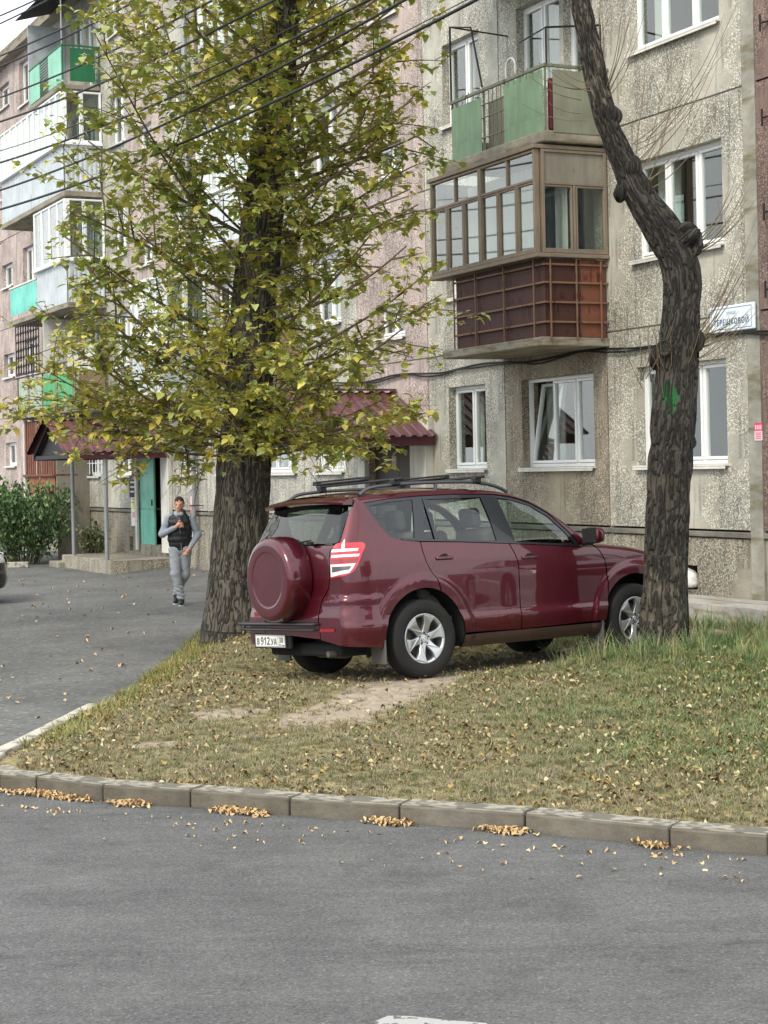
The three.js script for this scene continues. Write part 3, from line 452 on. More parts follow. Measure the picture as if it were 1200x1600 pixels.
// ---- entrances
function canopy(uc, label, postsAt) {
  const g = group('entrance_canopy', house); g.userData.label = label; const hw = 1.45, e = 2.7, r = 3.47, out = 2.4, L = Math.hypot(hw + 0.12, r - e), an = Math.atan2(r - e, hw + 0.12);
  for (const s of [1, -1]) { const c = corr(out + 0.1, L, 0.19, 0.03); c.rotateY(-Math.PI / 2); /* x->z */ c.translate(0, -L, 0); c.rotateZ(Math.PI / 2 - an); if (s > 0) { } const q = c; if (s < 0) q.scale(-1, 1, 1); q.translate(uc, r + 0.03, 0.03); if (s > 0) { } mesh('roof_sheet', q, MB.roofRed, g); }
  mesh('ridge_cap', [sqbar(V(uc, r + 0.05, 0.02), V(uc, r + 0.05, out + 0.14), 0.16, 0.03)], MB.roofRed, g);
  for (const s of [1, -1]) { mesh('fascia', rbx(Math.min(uc + s * hw, uc + s * (hw + 0.04)), Math.max(uc + s * hw, uc + s * (hw + 0.04)), e - 0.14, e + 0.03, 0.03, out, 0.006), MB.roofRedDark, g); mesh('rafter', sqbar(V(uc + s * hw, e - 0.02, out - 0.03), V(uc, r - 0.03, out - 0.03), 0.09, 0.06), MB.black, g); }
  const sh = new THREE.Shape([new THREE.Vector2(uc - hw, e - 0.02), new THREE.Vector2(uc + hw, e - 0.02), new THREE.Vector2(uc, r - 0.04)]); const gg = new THREE.ExtrudeGeometry(sh, { depth: 0.02, bevelEnabled: false }); gg.translate(0, 0, out - 0.15); mesh('gable_board', gg, MB.black, g);
  mesh('tie_beam', rbx(uc - hw - 0.1, uc + hw + 0.1, e - 0.13, e - 0.03, out - 0.13, out - 0.03, 0.008), MB.black, g); mesh('ceiling_board', rbx(uc - hw + 0.02, uc + hw - 0.02, e - 0.06, e - 0.04, 0.05, out - 0.16, 0.004), painted(0xb9b6ac, 0.9), g);
  for (const [u, z, rr] of postsAt) mesh('post', bar(V(u, -0.05, z), V(u, e - 0.05, z), rr, rr, 12), MB.galv, g);
}
canopy(-9.6, 'gabled canopy with dark red corrugated sheet above the right entrance', [[-11.02, 2.2, 0.045]]);
canopy(-22.7, 'gabled canopy with maroon corrugated sheet and black gable above the turquoise entrance door', [[-24.4, 1.4, 0.05], [-21.35, 1.5, 0.05]]);
{
  let g = group('entrance', house); g.userData.label = 'right entrance with grey steel double door and whitewashed surround';
  mesh('surround', [rbx(-8.78, -8.22, 0.5, 2.62, 0.003, 0.16, 0.01), rbx(-10.75, -8.22, 2.58, 3.02, 0.004, 0.1, 0.01), rbx(-10.95, -10.66, 0.5, 2.6, 0.003, 0.1, 0.01)], MB.white, g);
  mesh('door_leaf', rbx(-10.66, -9.73, 0.6, 2.57, -0.16, -0.11, 0.006), MB.darkDoor, g); mesh('door_leaf', rbx(-9.72, -8.79, 0.6, 2.57, -0.16, -0.11, 0.006), MB.darkDoor, g); mesh('notice', bx(-10.0, -9.83, 2.2, 2.42, -0.109, -0.105), painted(0xd9d6c4, 0.9), g); mesh('handle', bar(V(-9.62, 1.5, -0.07), V(-9.62, 1.75, -0.07), 0.015), MB.galv, g);
  mesh('lamp', [new THREE.SphereGeometry(0.12, 18, 12).translate(-10.45, 2.66, 0.25), bar(V(-10.45, 2.66, 0.1), V(-10.45, 2.66, 0.2), 0.05)], std(0x8d8f86, 0.3), g);
  mesh('doorstep', rbx(-10.9, -8.2, 0.2, 0.56, -0.2, 1.3, 0.02), MB.slab, g);
  g = group('entrance', house); g.userData.label = 'left entrance with turquoise door leaf, dark doorway and white jamb';
  mesh('door_leaf', rbx(-23.66, -22.63, 0.42, 2.95, -0.08, -0.03, 0.008), MB.tealDoor, g); mesh('doorway', rbx(-22.62, -21.74, 0.42, 2.95, -0.24, -0.2, 0.006), painted(0x86725f, 0.8), g); mesh('jamb', rbx(-21.73, -21.18, 0.4, 2.95, 0.003, 0.1, 0.01), MB.white, g); mesh('jamb', rbx(-23.82, -23.68, 0.4, 2.95, 0.003, 0.06, 0.01), MB.white, g); mesh('lock', rbx(-22.8, -22.72, 1.45, 1.6, -0.03, -0.01, 0.01), MB.black, g);
  const st = rbx(-25.0, -21.0, -0.1, 0.3, 0.0, 1.55, 0.03, 4), p = st.attributes.position; for (let i = 0; i < p.count; i++) { const n = fbm(p.getX(i) * 2, p.getZ(i) * 3 + p.getY(i) * 4, 3); p.setX(i, p.getX(i) + (n - 0.5) * 0.2); p.setZ(i, p.getZ(i) + (n - 0.5) * 0.15); } st.computeVertexNormals(); mesh('porch_step', st, MW.plinth, g); mesh('porch_step', rbx(-25.6, -24.7, -0.1, 0.14, 0.2, 1.7, 0.04, 3), MW.plinth, g);
}
// ornamental white grille on the ground floor window beside the right entrance
{ const G = []; for (let i = 0; i < 4; i++) { const u = -12.8 + i * 0.33; G.push(bar(V(u, 2.2, 0.04), V(u + 0.12, 2.6, 0.04), 0.014, 0.014, 5), bar(V(u + 0.12, 2.6, 0.04), V(u, 3.0, 0.04), 0.014, 0.014, 5), bar(V(u, 3.0, 0.04), V(u + 0.12, 3.44, 0.04), 0.014, 0.014, 5), bar(V(u + 0.24, 2.2, 0.042), V(u + 0.12, 2.6, 0.042), 0.014, 0.014, 5), bar(V(u + 0.12, 2.6, 0.042), V(u + 0.24, 3.0, 0.042), 0.014, 0.014, 5)); } mesh('window_grille', G, MB.pvc, house); }
{ const G = []; for (let i = 0; i < 9; i++) { const u = -28.7 + i * 0.27; G.push(bar(V(u, 2.22, 0.04), V(u, 3.4, 0.04), 0.012, 0.012, 5)); } G.push(bar(V(-28.8, 2.5, 0.042), V(-26.5, 2.5, 0.042), 0.012, 0.012, 5)); mesh('window_grille', G, MB.pvc, house); }
// downpipe with straps and a kicked foot
{ const g = group('downpipe', house); mesh('pipe', tube([V(-19.45, 14.4, 0.12), V(-19.45, 12, 0.12), V(-19.45, 6, 0.12), V(-19.45, 1.2, 0.12), V(-19.45, 0.85, 0.13), V(-19.45, 0.6, 0.3), V(-19.45, 0.5, 0.5)], 0.065, 12, 60), MB.galv, g); for (const h of [0.95, 1.5, 2.8, 5, 7.5, 10, 12.5]) mesh('strap', [new THREE.TorusGeometry(0.07, 0.012, 6, 16).rotateX(Math.PI / 2).translate(-19.45, h, 0.12), bar(V(-19.45, h, 0.06), V(-19.45, h, 0), 0.012), bar(V(-19.39, h, 0.12), V(-19.1, h, 0.02), 0.01)], MB.iron, g); }
// sagging black cable along the first storey joint
{ const pts = []; for (let i = 0; i <= 46; i++) { const u = 3 - i * 0.6; pts.push(V(u, 3.735 + 0.03 * Math.sin(i * 1.3) - (u > 0.2 ? 0.0 : 0), 0.03 + 0.012 * (i % 2))); } mesh('cable', [tube(pts, 0.016, 6, 200)], MB.cableBlack, house); const p2 = pts.map((v, i) => V(v.x, v.y - 0.03 - 0.02 * Math.sin(i * 2.1), v.z + 0.01)); mesh('cable', [tube(p2, 0.012, 6, 200)], MB.cableBlack, house); }
// iron steps and small brackets on the pink bay
for (const h of [4.2, 5.1, 6.2, 7.3, 8.4]) mesh('bracket', [bar(V(0.44, h - 0.1, 0.06), V(0.44, h + 0.1, 0.06), 0.013), bar(V(0.44, h, 0.06), V(0.6, h, 0), 0.012)], MB.iron, house);
// ---------------------------------------------------------------- the parked car
// car frame: x forward from the rear axle, y up from the ground, z to the car's right
const WPTS = [[0.2, 0.76], [0.24, 0.8], [0.30, 0.853], [0.36, 0.877], [0.44, 0.893], [0.50, 0.898], [0.53, 0.896], [0.56, 0.886], [0.60, 0.883], [0.75, 0.889], [0.92, 0.897], [1.02, 0.895], [1.10, 0.885], [1.18, 0.866], [1.25, 0.846], [1.35, 0.812], [1.45, 0.774], [1.55, 0.732], [1.65, 0.688], [1.75, 0.64], [1.85, 0.58]];
function interp(P, x) {                          // cubic through the points, clamped ends
  if (x <= P[0][0]) return P[0][1]; const n = P.length; if (x >= P[n - 1][0]) return P[n - 1][1];
  let i = 0; while (P[i + 1][0] < x) i++;
  const s = (k) => k <= 0 ? (P[1][1] - P[0][1]) / (P[1][0] - P[0][0]) : k >= n - 1 ? (P[n - 1][1] - P[n - 2][1]) / (P[n - 1][0] - P[n - 2][0]) : (P[k + 1][1] - P[k - 1][1]) / (P[k + 1][0] - P[k - 1][0]);
  const h = P[i + 1][0] - P[i][0], t = (x - P[i][0]) / h, a = P[i][1], b = P[i + 1][1], m0 = s(i) * h, m1 = s(i + 1) * h;
  return (2 * t ** 3 - 3 * t * t + 1) * a + (t ** 3 - 2 * t * t + t) * m0 + (-2 * t ** 3 + 3 * t * t) * b + (t ** 3 - t * t) * m1;
}
const YE = [[-0.9, 1.64], [-0.62, 1.675], [-0.24, 1.705], [0.5, 1.73], [0.98, 1.712], [1.29, 1.668], [1.57, 1.565], [1.83, 1.395], [2.02, 1.235], [2.14, 1.155], [2.3, 1.13], [2.5, 1.108], [2.75, 1.07], [3.0, 1.01], [3.2, 0.94], [3.45, 0.84]];
const yEdge = (x) => interp(YE, x);
const XR = [[0.2, -0.8], [0.3, -0.82], [0.6, -0.83], [0.7, -0.815], [1.1, -0.805], [1.2, -0.8], [1.27, -0.78], [1.62, -0.635], [1.8, -0.62]];
const UX0 = -0.5, LC = 0.34, LB = 0.74, UF0 = 3.02, LF = 0.5, LBF = 0.6, RZ = 0.16, RZF = 0.34, FIL = 0.055;
const WHEELX = [0, 2.66], HUBY = 0.37;
function halfW(x, y) {
  let w = interp(WPTS, y);
  if (x < -0.1) w -= 0.04 * ((-0.1 - x) / 0.7) ** 2; if (x > 1.7) w -= 0.03 * ((x - 1.7) / 1.3) ** 2;
  for (const cx of WHEELX) { const r = Math.hypot(x - cx, y - HUBY); w += 0.024 * sstep(0.6, 0.53, r) * sstep(0.1, 0.3, y); }   // flared arch
  if (x < -0.3) w += 0.024 * sstep(0.8, 0.755, y) * sstep(-0.42, -0.56, x);                                        // bumper shelf
  const ye = yEdge(x); if (y > ye - FIL) { const t = clamp((y - ye + FIL) / FIL); w -= FIL * (1 - Math.sqrt(Math.max(0, 1 - t * t))); }
  return w;
}
function S(u, y) {                                // side skin that wraps round both ends
  if (u >= UX0 && u <= UF0) return V(u, y, halfW(u, y));
  if (u < UX0) {
    const w0 = halfW(UX0, y), xe = interp(XR, y) - 0.02 * sstep(0.8, 0.755, y), ax = UX0 - xe, s = UX0 - u;
    if (s < LC) { const a = s / LC * Math.PI / 2; return V(UX0 - ax * Math.sin(a), y, w0 - RZ * (1 - Math.cos(a))); }
    const f = clamp((s - LC) / LB), z = (w0 - RZ) * (1 - f); return V(xe - 0.035 * (1 - (1 - f) ** 2), y, z);
  }
  const w0 = halfW(UF0, y), ax = interp([[0.2, 0.36], [0.35, 0.46], [0.6, 0.46], [0.8, 0.42], [0.95, 0.3], [1.1, 0.12]], y), s = u - UF0;
  if (s < LF) { const a = s / LF * Math.PI / 2; return V(UF0 + ax * Math.sin(a), y, w0 - RZF * (1 - Math.cos(a))); }
  const f = clamp((s - LF) / LBF); return V(UF0 + ax + 0.05 * (1 - (1 - f) ** 2), y, (w0 - RZF) * (1 - f));
}
const UC = UX0 - LC - LB;                         // u of the rear centre line
function R_(z, y) { const w0 = halfW(UX0, y) - RZ; return [z >= w0 ? UX0 - LC * Math.acos(clamp(1 - (w0 + RZ - z) / RZ)) * 2 / Math.PI : UX0 - LC - LB * (1 - z / w0), y]; }
function C_(x, y) { const ax = UX0 - interp(XR, y); return [UX0 - LC * Math.asin(clamp((UX0 - x) / ax)) * 2 / Math.PI, y]; }
function T(x, s) { const w = halfW(x, yEdge(x)), y = yEdge(x); const crown = x > 2.05 ? 0.06 : 0.045; return V(x + (x > 1.3 && x < 2.14 ? 0.12 * (1 - s * s) : 0), y + crown * (1 - s * s), s * w); }
const topChart = (a, b) => T(a, b);
function lift(poly, chart, { off = 0, L = 0.035, skirt = 0.014, holes = [], mirror = false } = {}) {
  const dense = (loop) => { const o = []; for (let i = 0; i < loop.length; i++) { const a = loop[i], b = loop[(i + 1) % loop.length], n = Math.max(1, Math.ceil(Math.hypot(b[0] - a[0], b[1] - a[1]) / L)); for (let k = 0; k < n; k++) o.push(new THREE.Vector2(lerp(a[0], b[0], k / n), lerp(a[1], b[1], k / n))); } return o; };
  let outer = dense(poly), hs = holes.map(dense); if (THREE.ShapeUtils.isClockWise(outer)) outer.reverse(); hs = hs.map((h) => THREE.ShapeUtils.isClockWise(h) ? h : h.reverse());
  let tris = THREE.ShapeUtils.triangulateShape(outer, hs).map((t) => [...t]); const pts = [...outer, ...hs.flat()];
  for (let pass = 0; pass < 14; pass++) {
    const mid = new Map(), key = (a, b) => a < b ? a * 1e6 + b : b * 1e6 + a, M = (a, b) => { const A = pts[a], B = pts[b]; if (Math.hypot(A.x - B.x, A.y - B.y) <= L * 1.25) return -1; const k = key(a, b); if (!mid.has(k)) { mid.set(k, pts.length); pts.push(new THREE.Vector2((A.x + B.x) / 2, (A.y + B.y) / 2)); } return mid.get(k); };
    const out = []; for (const [a, b, c] of tris) {
      const ab = M(a, b), bc = M(b, c), ca = M(c, a), n = (ab >= 0) + (bc >= 0) + (ca >= 0);
      if (n === 0) out.push([a, b, c]); else if (n === 3) out.push([a, ab, ca], [ab, b, bc], [ca, bc, c], [ab, bc, ca]);
      else if (n === 1) { if (ab >= 0) out.push([a, ab, c], [ab, b, c]); else if (bc >= 0) out.push([a, b, bc], [a, bc, c]); else out.push([a, b, ca], [ca, b, c]); }
      else { if (ab < 0) out.push([a, b, bc], [a, bc, ca], [ca, bc, c]); else if (bc < 0) out.push([b, c, ca], [b, ca, ab], [ab, ca, a]); else out.push([c, a, ab], [c, ab, bc], [bc, ab, b]); }
    }
    tris = out; if (!mid.size) break;
  }
  const e = 0.004, sg = mirror ? -1 : 1;
  const N = pts.map((p) => { const a = chart(p.x + e, p.y).sub(chart(p.x - e, p.y)), b = chart(p.x, p.y + e).sub(chart(p.x, p.y - e)); const n = V().crossVectors(a, b).normalize(); const q = chart(p.x, p.y); if (chart === topChart ? n.y < 0 : (n.x * (q.x - 1.3) * 0.5 + n.z * q.z) < 0) n.negate(); return n; });
  const Pp = pts.map((p, i) => chart(p.x, p.y).addScaledVector(N[i], off));
  const pos = [], nor = [], idx = [], put = (v, n) => { pos.push(v.x, v.y, v.z * sg); nor.push(n.x, n.y, n.z * sg); return pos.length / 3 - 1; };
  pts.forEach((p, i) => put(Pp[i], N[i]));
  for (const [a, b, c] of tris) { const f = V().crossVectors(V().subVectors(Pp[b], Pp[a]), V().subVectors(Pp[c], Pp[a])); const ok = f.dot(N[a]) > 0; if (ok !== mirror) idx.push(a, b, c); else idx.push(a, c, b); }
  if (skirt) { let base = 0; for (const loop of [outer, ...hs]) { const n = loop.length; for (let i = 0; i < n; i++) { const a = base + i, b = base + (i + 1) % n, d = V().subVectors(Pp[b], Pp[a]), nn = V().crossVectors(d, N[a]).normalize(); const A = put(Pp[a], nn), B = put(Pp[b], nn), C = put(Pp[b].clone().addScaledVector(N[b], -skirt), nn), D = put(Pp[a].clone().addScaledVector(N[a], -skirt), nn); idx.push(A, B, C, A, C, D); } base += n; } }
  const g = new THREE.BufferGeometry(); g.setAttribute('position', new THREE.Float32BufferAttribute(pos, 3)); g.setAttribute('normal', new THREE.Float32BufferAttribute(nor, 3)); g.setAttribute('uv', new THREE.Float32BufferAttribute(pts.flatMap((p) => [p.x, p.y]).concat(new Array((pos.length / 3 - pts.length) * 2).fill(0)), 2)); g.setIndex(idx); return g;
}
const arc = (cx, cy, r, a0, a1, n = 16) => Array.from({ length: n + 1 }, (_, i) => { const a = lerp(a0, a1, i / n) * Math.PI / 180; return [cx + r * Math.cos(a), cy + r * Math.sin(a)]; });
function smooth(P, n = 6) { const c = new THREE.CatmullRomCurve3(P.map(([x, y]) => V(x, y, 0))); return c.getPoints(P.length * n).map((v) => [v.x, v.y]); }

function makePaint(hex, flake) { return phys(hex, 0.4, { metalness: 0.5, clearcoat: 1, clearcoatRoughness: 0.03, map: tex(256, (u, v) => { const n = fbm(u * 5, v * 5, 4, 5, 61), d = fbm(u * 40, v * 40, 3, 40, 62); const g = 236 + (n - 0.5) * 26 - (d > 0.7 ? 26 : 0); return [g, g * 0.985, g * 0.96]; }, { size: 0.9 }) }); }
const CM = {
  paint: makePaint(0x58081e), dirty: phys(0x4a3630, 0.6, { map: wornTex, clearcoat: 0.2 }), trim: phys(0x14161a, 0.3, { clearcoat: 0.4 }), plastic: std(0x2a2b2d, 0.62), rubber: std(0x232323, 0.86, { map: tex(256, (u, v) => { const n = fbm(u * 9, v * 9, 4, 9, 71); const g = 205 + (n - 0.5) * 90; return [g, g * 0.98, g * 0.94]; }, { size: 0.5 }) }),
  alloy: std(0xc2c4c6, 0.28, { metalness: 0.85 }), dark: std(0x101112, 0.9), glass: phys(0xe4efea, 0.02, { transmission: 1, thickness: 0, ior: 1.58 }), glassRear: phys(0x86988f, 0.02, { transmission: 1, thickness: 0, ior: 1.58 }),
  lampRed: phys(0xc81828, 0.1, { clearcoat: 1 }), lampRedDark: phys(0x8e0c1c, 0.12, { clearcoat: 1 }), lampWhite: phys(0xe4e4e2, 0.15, { clearcoat: 1 }), chrome: std(0xd0d2d4, 0.12, { metalness: 1 }), seat: std(0x5e5c59, 0.9), liner: std(0xa9a79f, 0.9), disc: std(0x6d6a66, 0.5, { metalness: 0.7 }), flap: std(0x55534f, 0.8), rackBlack: std(0x111214, 0.45), rail: std(0x55585b, 0.4, { metalness: 0.55 }),
};
function makeWheel(parent, x, z, side, name = 'wheel', hy = 0.36) {
  const w = group(name, parent); w.position.set(x, hy, z); w.rotation.x = 0; if (side < 0) w.rotation.y = Math.PI;
  // outer face looks along +z
  const prof = [[0.225, -0.09], [0.238, -0.105], [0.29, -0.117], [0.33, -0.112], [0.35, -0.1], [0.359, -0.085], [0.361, -0.05], [0.352, -0.048], [0.352, -0.04], [0.362, -0.038], [0.362, -0.005], [0.352, -0.004], [0.352, 0.004], [0.362, 0.005], [0.362, 0.038], [0.352, 0.04], [0.352, 0.048], [0.361, 0.05], [0.359, 0.085], [0.35, 0.1], [0.334, 0.111], [0.326, 0.109], [0.32, 0.114], [0.29, 0.118], [0.262, 0.113], [0.24, 0.105], [0.226, 0.092]];
  const ty = new THREE.LatheGeometry(prof.map(([r, y]) => new THREE.Vector2(r, y)), 72); ty.rotateX(Math.PI / 2); mesh('tyre', ty, CM.rubber, w);
  const rb = [[0.216, -0.1], [0.205, -0.09], [0.195, -0.04], [0.195, 0.05], [0.204, 0.08], [0.208, 0.096], [0.226, 0.1], [0.232, 0.094], [0.228, 0.086]];
  const rim = new THREE.LatheGeometry(rb.map(([r, y]) => new THREE.Vector2(r, y)), 72); rim.rotateX(Math.PI / 2); const G = [rim];
  for (let i = 0; i < 6; i++) {
    const a = i / 6 * Math.PI * 2 + 0.26, s = new THREE.Shape(); s.moveTo(0.045, -0.03); s.quadraticCurveTo(0.12, -0.022, 0.16, -0.034); s.lineTo(0.207, -0.058); s.lineTo(0.207, 0.058); s.lineTo(0.16, 0.034); s.quadraticCurveTo(0.12, 0.022, 0.045, 0.03); s.closePath();
    const g = new THREE.ExtrudeGeometry(s, { depth: 0.022, bevelEnabled: true, bevelThickness: 0.009, bevelSize: 0.007, bevelSegments: 3, curveSegments: 8 }), p = g.attributes.position;
    for (let q = 0; q < p.count; q++) { const r = p.getX(q); p.setZ(q, p.getZ(q) + 0.056 + 0.02 * sstep(0.05, 0.2, r)); } g.computeVertexNormals(); g.rotateZ(a); G.push(g);
  }
  const hub = new THREE.LatheGeometry([[0, 0.086], [0.03, 0.085], [0.036, 0.078], [0.04, 0.078], [0.066, 0.072], [0.072, 0.05]].map(([r, y]) => new THREE.Vector2(r, y)), 32); hub.rotateX(Math.PI / 2); G.push(hub);
  mesh('rim', G, CM.alloy, w);
  const cap = new THREE.CylinderGeometry(0.03, 0.03, 0.006, 24).rotateX(Math.PI / 2).translate(0, 0, 0.087); mesh('hub_cap', [cap, new THREE.TorusGeometry(0.016, 0.0025, 6, 20).translate(0, 0, 0.09), new THREE.TorusGeometry(0.009, 0.002, 6, 16).translate(0, 0.002, 0.091)], CM.chrome, w);
  for (let i = 0; i < 5; i++) { const a = i / 5 * Math.PI * 2 + 0.3; mesh('lug_nut', new THREE.CylinderGeometry(0.009, 0.01, 0.03, 6).rotateX(Math.PI / 2).translate(0.053 * Math.cos(a), 0.053 * Math.sin(a), 0.078), CM.dark, w); }
  mesh('brake_disc', [new THREE.CylinderGeometry(0.15, 0.15, 0.02, 40).rotateX(Math.PI / 2), new THREE.CylinderGeometry(0.19, 0.19, 0.01, 40).rotateX(Math.PI / 2).translate(0, 0, -0.06)], CM.disc, w);
  return w;
}
function makeCar(name, label, cat, paint, grp) {
  const car = thing(name, label, cat, grp), both = (n, poly, mat, o = {}, chart = S) => { const m = [mesh(n, lift(poly, chart, o), mat, car), mesh(n, lift(poly, chart, { ...o, mirror: true }), mat, car)]; return m; };
  const whole = (n, poly, mat, o = {}, chart = S) => mesh(n, [lift(poly, chart, o), lift(poly, chart, { ...o, mirror: true })], mat, car);
  const RO = 0.455;
  // ---- painted sides
  const dloTop = [[-0.475, 1.628], [-0.2, 1.66], [0.16, 1.676], [0.6, 1.684], [1.06, 1.668], [1.26, 1.645], [1.48, 1.588], [1.67, 1.468], [1.85, 1.29], [1.99, 1.14]];
  const dloBot = [[1.95, 1.122], [1.08, 1.188], [0.5, 1.228], [0.03, 1.252], [-0.17, 1.268], [-0.3, 1.305], [-0.375, 1.41], [-0.43, 1.52]];
  const roofE = [[2.13, 1.155], [2.02, 1.234], [1.83, 1.394], [1.7, 1.485], [1.57, 1.564], [1.43, 1.622], [1.29, 1.667], [0.98, 1.711], [0.5, 1.729], [0.1, 1.722], [-0.24, 1.704], [-0.45, 1.69], [-0.62, 1.674]];
  const gateR = [R_(0.655, 1.655), R_(0.67, 1.5), R_(0.695, 1.36), R_(0.705, 1.265), R_(0.66, 1.245), R_(0.6, 1.2), R_(0.595, 1.1), R_(0.595, 0.97), R_(0.57, 0.86), R_(0.5, 0.775), R_(0.47, 0.7), R_(0.455, 0.56)];
  both('body_side', [[0.026, 1.245], [0.03, 1.15], [0.05, 1.06], [0.09, 0.98], [0.15, 0.9], ...arc(0, HUBY, RO, 66, 198, 26), [-0.46, 0.3], C_(-0.58, 0.325), R_(0.8, 0.345), R_(0.7, 0.36), R_(0.47, 0.405), ...gateR.slice().reverse(), ...roofE.slice().reverse(), ...dloTop.slice().reverse(), ...dloBot.slice(4).reverse().concat([])].filter((p) => p), paint, { L: 0.028 });
  const doorR = [[0.036, 1.243], [0.5, 1.221], [1.07, 1.183], [1.115, 1.09], [1.145, 1.0], [1.152, 0.7], [1.152, 0.37], [0.46, 0.385], ...arc(0, HUBY, RO, 3, 64, 14), [0.16, 0.9], [0.1, 0.978], [0.06, 1.055], [0.04, 1.15]];
  const doorF = [[1.083, 1.182], [1.95, 1.116], [2.17, 1.105], [2.215, 1.06], [2.27, 0.97], [2.285, 0.88], [2.28, 0.6], [2.24, 0.385], [1.162, 0.37], [1.162, 0.7], [1.155, 1.0], [1.126, 1.09]];
  const dr = both('rear_door', doorR, paint, { L: 0.03 }), df = both('front_door', doorF, paint, { L: 0.03 });
  both('front_fender', [[2.14, 1.148], [2.3, 1.126], [2.5, 1.104], [2.75, 1.066], [2.95, 1.02], [3.02, 0.995], [3.2, 0.93], [3.4, 0.86], [UF0 + LF + LBF, 0.84], [UF0 + LF + LBF, 0.26], [UF0 + LF * 0.5, 0.26], [3.1, 0.27], ...arc(2.66, HUBY, RO, -12, 176, 30), [2.25, 0.385], [2.292, 0.6], [2.297, 0.88], [2.28, 0.975], [2.225, 1.066], [2.178, 1.112]], paint, { L: 0.032 });
  both('rocker_panel', [[0.455, 0.245], [2.215, 0.245], [2.235, 0.362], [0.455, 0.362]], CM.dirty, { L: 0.04 });
  // ---- glass and black frames
  const panes = [
    [[-0.42, 1.598], [-0.37, 1.48], [-0.32, 1.385], [-0.26, 1.322], [-0.17, 1.296], [-0.02, 1.285], [0.03, 1.45], [0.085, 1.645], [-0.2, 1.628]],
    [[0.085, 1.275], [0.205, 1.268], [0.2, 1.59]], [[0.245, 1.264], [0.94, 1.222], [0.925, 1.45], [0.9, 1.645], [0.235, 1.642]],
    [[1.165, 1.205], [1.9, 1.15], [1.82, 1.272], [1.66, 1.435], [1.47, 1.55], [1.26, 1.612], [1.1, 1.634]],
  ];
  both('window_frame', [...dloTop, ...dloBot], CM.trim, { off: -0.008, holes: panes, L: 0.05, skirt: 0.02 });
  panes.forEach((p, i) => both('side_window', p.map(([x, y]) => [x, y]), CM.glass, { off: -0.014, L: 0.08, skirt: 0 }));
  both('window_divider', [[0.208, 1.255], [0.24, 1.255], [0.23, 1.65], [0.2, 1.65]], CM.trim, { off: -0.002, L: 0.05 });
  both('belt_strip', [[1.95, 1.122], [1.08, 1.188], [0.5, 1.228], [0.03, 1.252], [-0.17, 1.268], [-0.17, 1.28], [0.03, 1.264], [0.5, 1.241], [1.08, 1.201], [1.95, 1.136]], CM.trim, { off: 0.004, L: 0.05 });
  // ---- top
  const half = (pts) => [...pts, ...pts.slice().reverse().map(([x, s]) => [x, -s])];
  mesh('roof', lift([[-0.64, -1], [-0.4, -1], [0.2, -1], [0.9, -1], [1.3, -1], [1.42, -0.9], [1.44, 0], [1.42, 0.9], [1.3, 1], [0.9, 1], [0.2, 1], [-0.4, 1], [-0.64, 1], [-0.66, 0]], topChart, { L: 0.07, skirt: 0.01 }), paint, car);
  mesh('windshield', lift([[1.43, -0.9], [1.75, -0.93], [2.1, -0.96], [2.1, 0.96], [1.75, 0.93], [1.43, 0.9], [1.45, 0]], topChart, { L: 0.07, skirt: 0, off: -0.004 }), CM.glass, car);
  mesh('hood', lift([[2.15, -0.985], [2.5, -0.99], [2.9, -0.99], [3.2, -0.97], [3.28, -0.6], [3.3, 0], [3.28, 0.6], [3.2, 0.97], [2.9, 0.99], [2.5, 0.99], [2.15, 0.985]], topChart, { L: 0.07 }), paint, car);
  // ---- tail
  whole('tailgate', [[UC, 0.565], R_(0.44, 0.565), R_(0.46, 0.7), R_(0.49, 0.785), R_(0.56, 0.865), R_(0.587, 0.97), R_(0.587, 1.1), R_(0.592, 1.205), R_(0.65, 1.252), [UC, 1.262]], paint, { L: 0.03 });
  const rg = [[UC, 1.272], R_(0.655, 1.272), R_(0.695, 1.285), R_(0.68, 1.4), R_(0.648, 1.6), [UC, 1.63]], rp = [[UC, 1.3], R_(0.5, 1.3), R_(0.56, 1.33), R_(0.58, 1.42), R_(0.6, 1.585), [UC, 1.6]];
  whole('rear_window_border', [...rp, ...rg.slice().reverse()], CM.trim, { off: -0.004, L: 0.05, skirt: 0.004 }); whole('rear_window', rg, CM.glassRear, { off: 0.001, L: 0.06, skirt: 0.0 });
  whole('bumper_lower', [[UC, 0.44], R_(0.46, 0.41), R_(0.45, 0.55), [UC, 0.55]], paint, { L: 0.04 });
  { // roof spoiler
    const prof = [[-0.58, 1.712], [-0.68, 1.704], [-0.76, 1.686], [-0.795, 1.668], [-0.79, 1.648], [-0.72, 1.648], [-0.64, 1.64], [-0.58, 1.65]], st = 22, pos = [], idx = [];
    for (let i = 0; i <= st; i++) { const z = lerp(-0.655, 0.655, i / st), k = Math.abs(z) / 0.655; for (const [x, y] of prof) pos.push(x + (x < -0.6 ? 0.11 * k ** 5 : 0), y - 0.03 * k * k, z); }
    const n = prof.length; for (let i = 0; i < st; i++) for (let j = 0; j < n; j++) { const a = i * n + j, b = i * n + (j + 1) % n; idx.push(a, a + n, b + n, a, b + n, b); }
    for (const base of [0, st * n]) for (let j = 1; j < n - 1; j++) idx.push(base, base + j, base + j + 1);
    const g = new THREE.BufferGeometry(); g.setAttribute('position', new THREE.Float32BufferAttribute(pos, 3)); g.setIndex(idx); g.computeVertexNormals(); mesh('roof_spoiler', toCreasedNormals(g, 0.7), paint, car);
  }
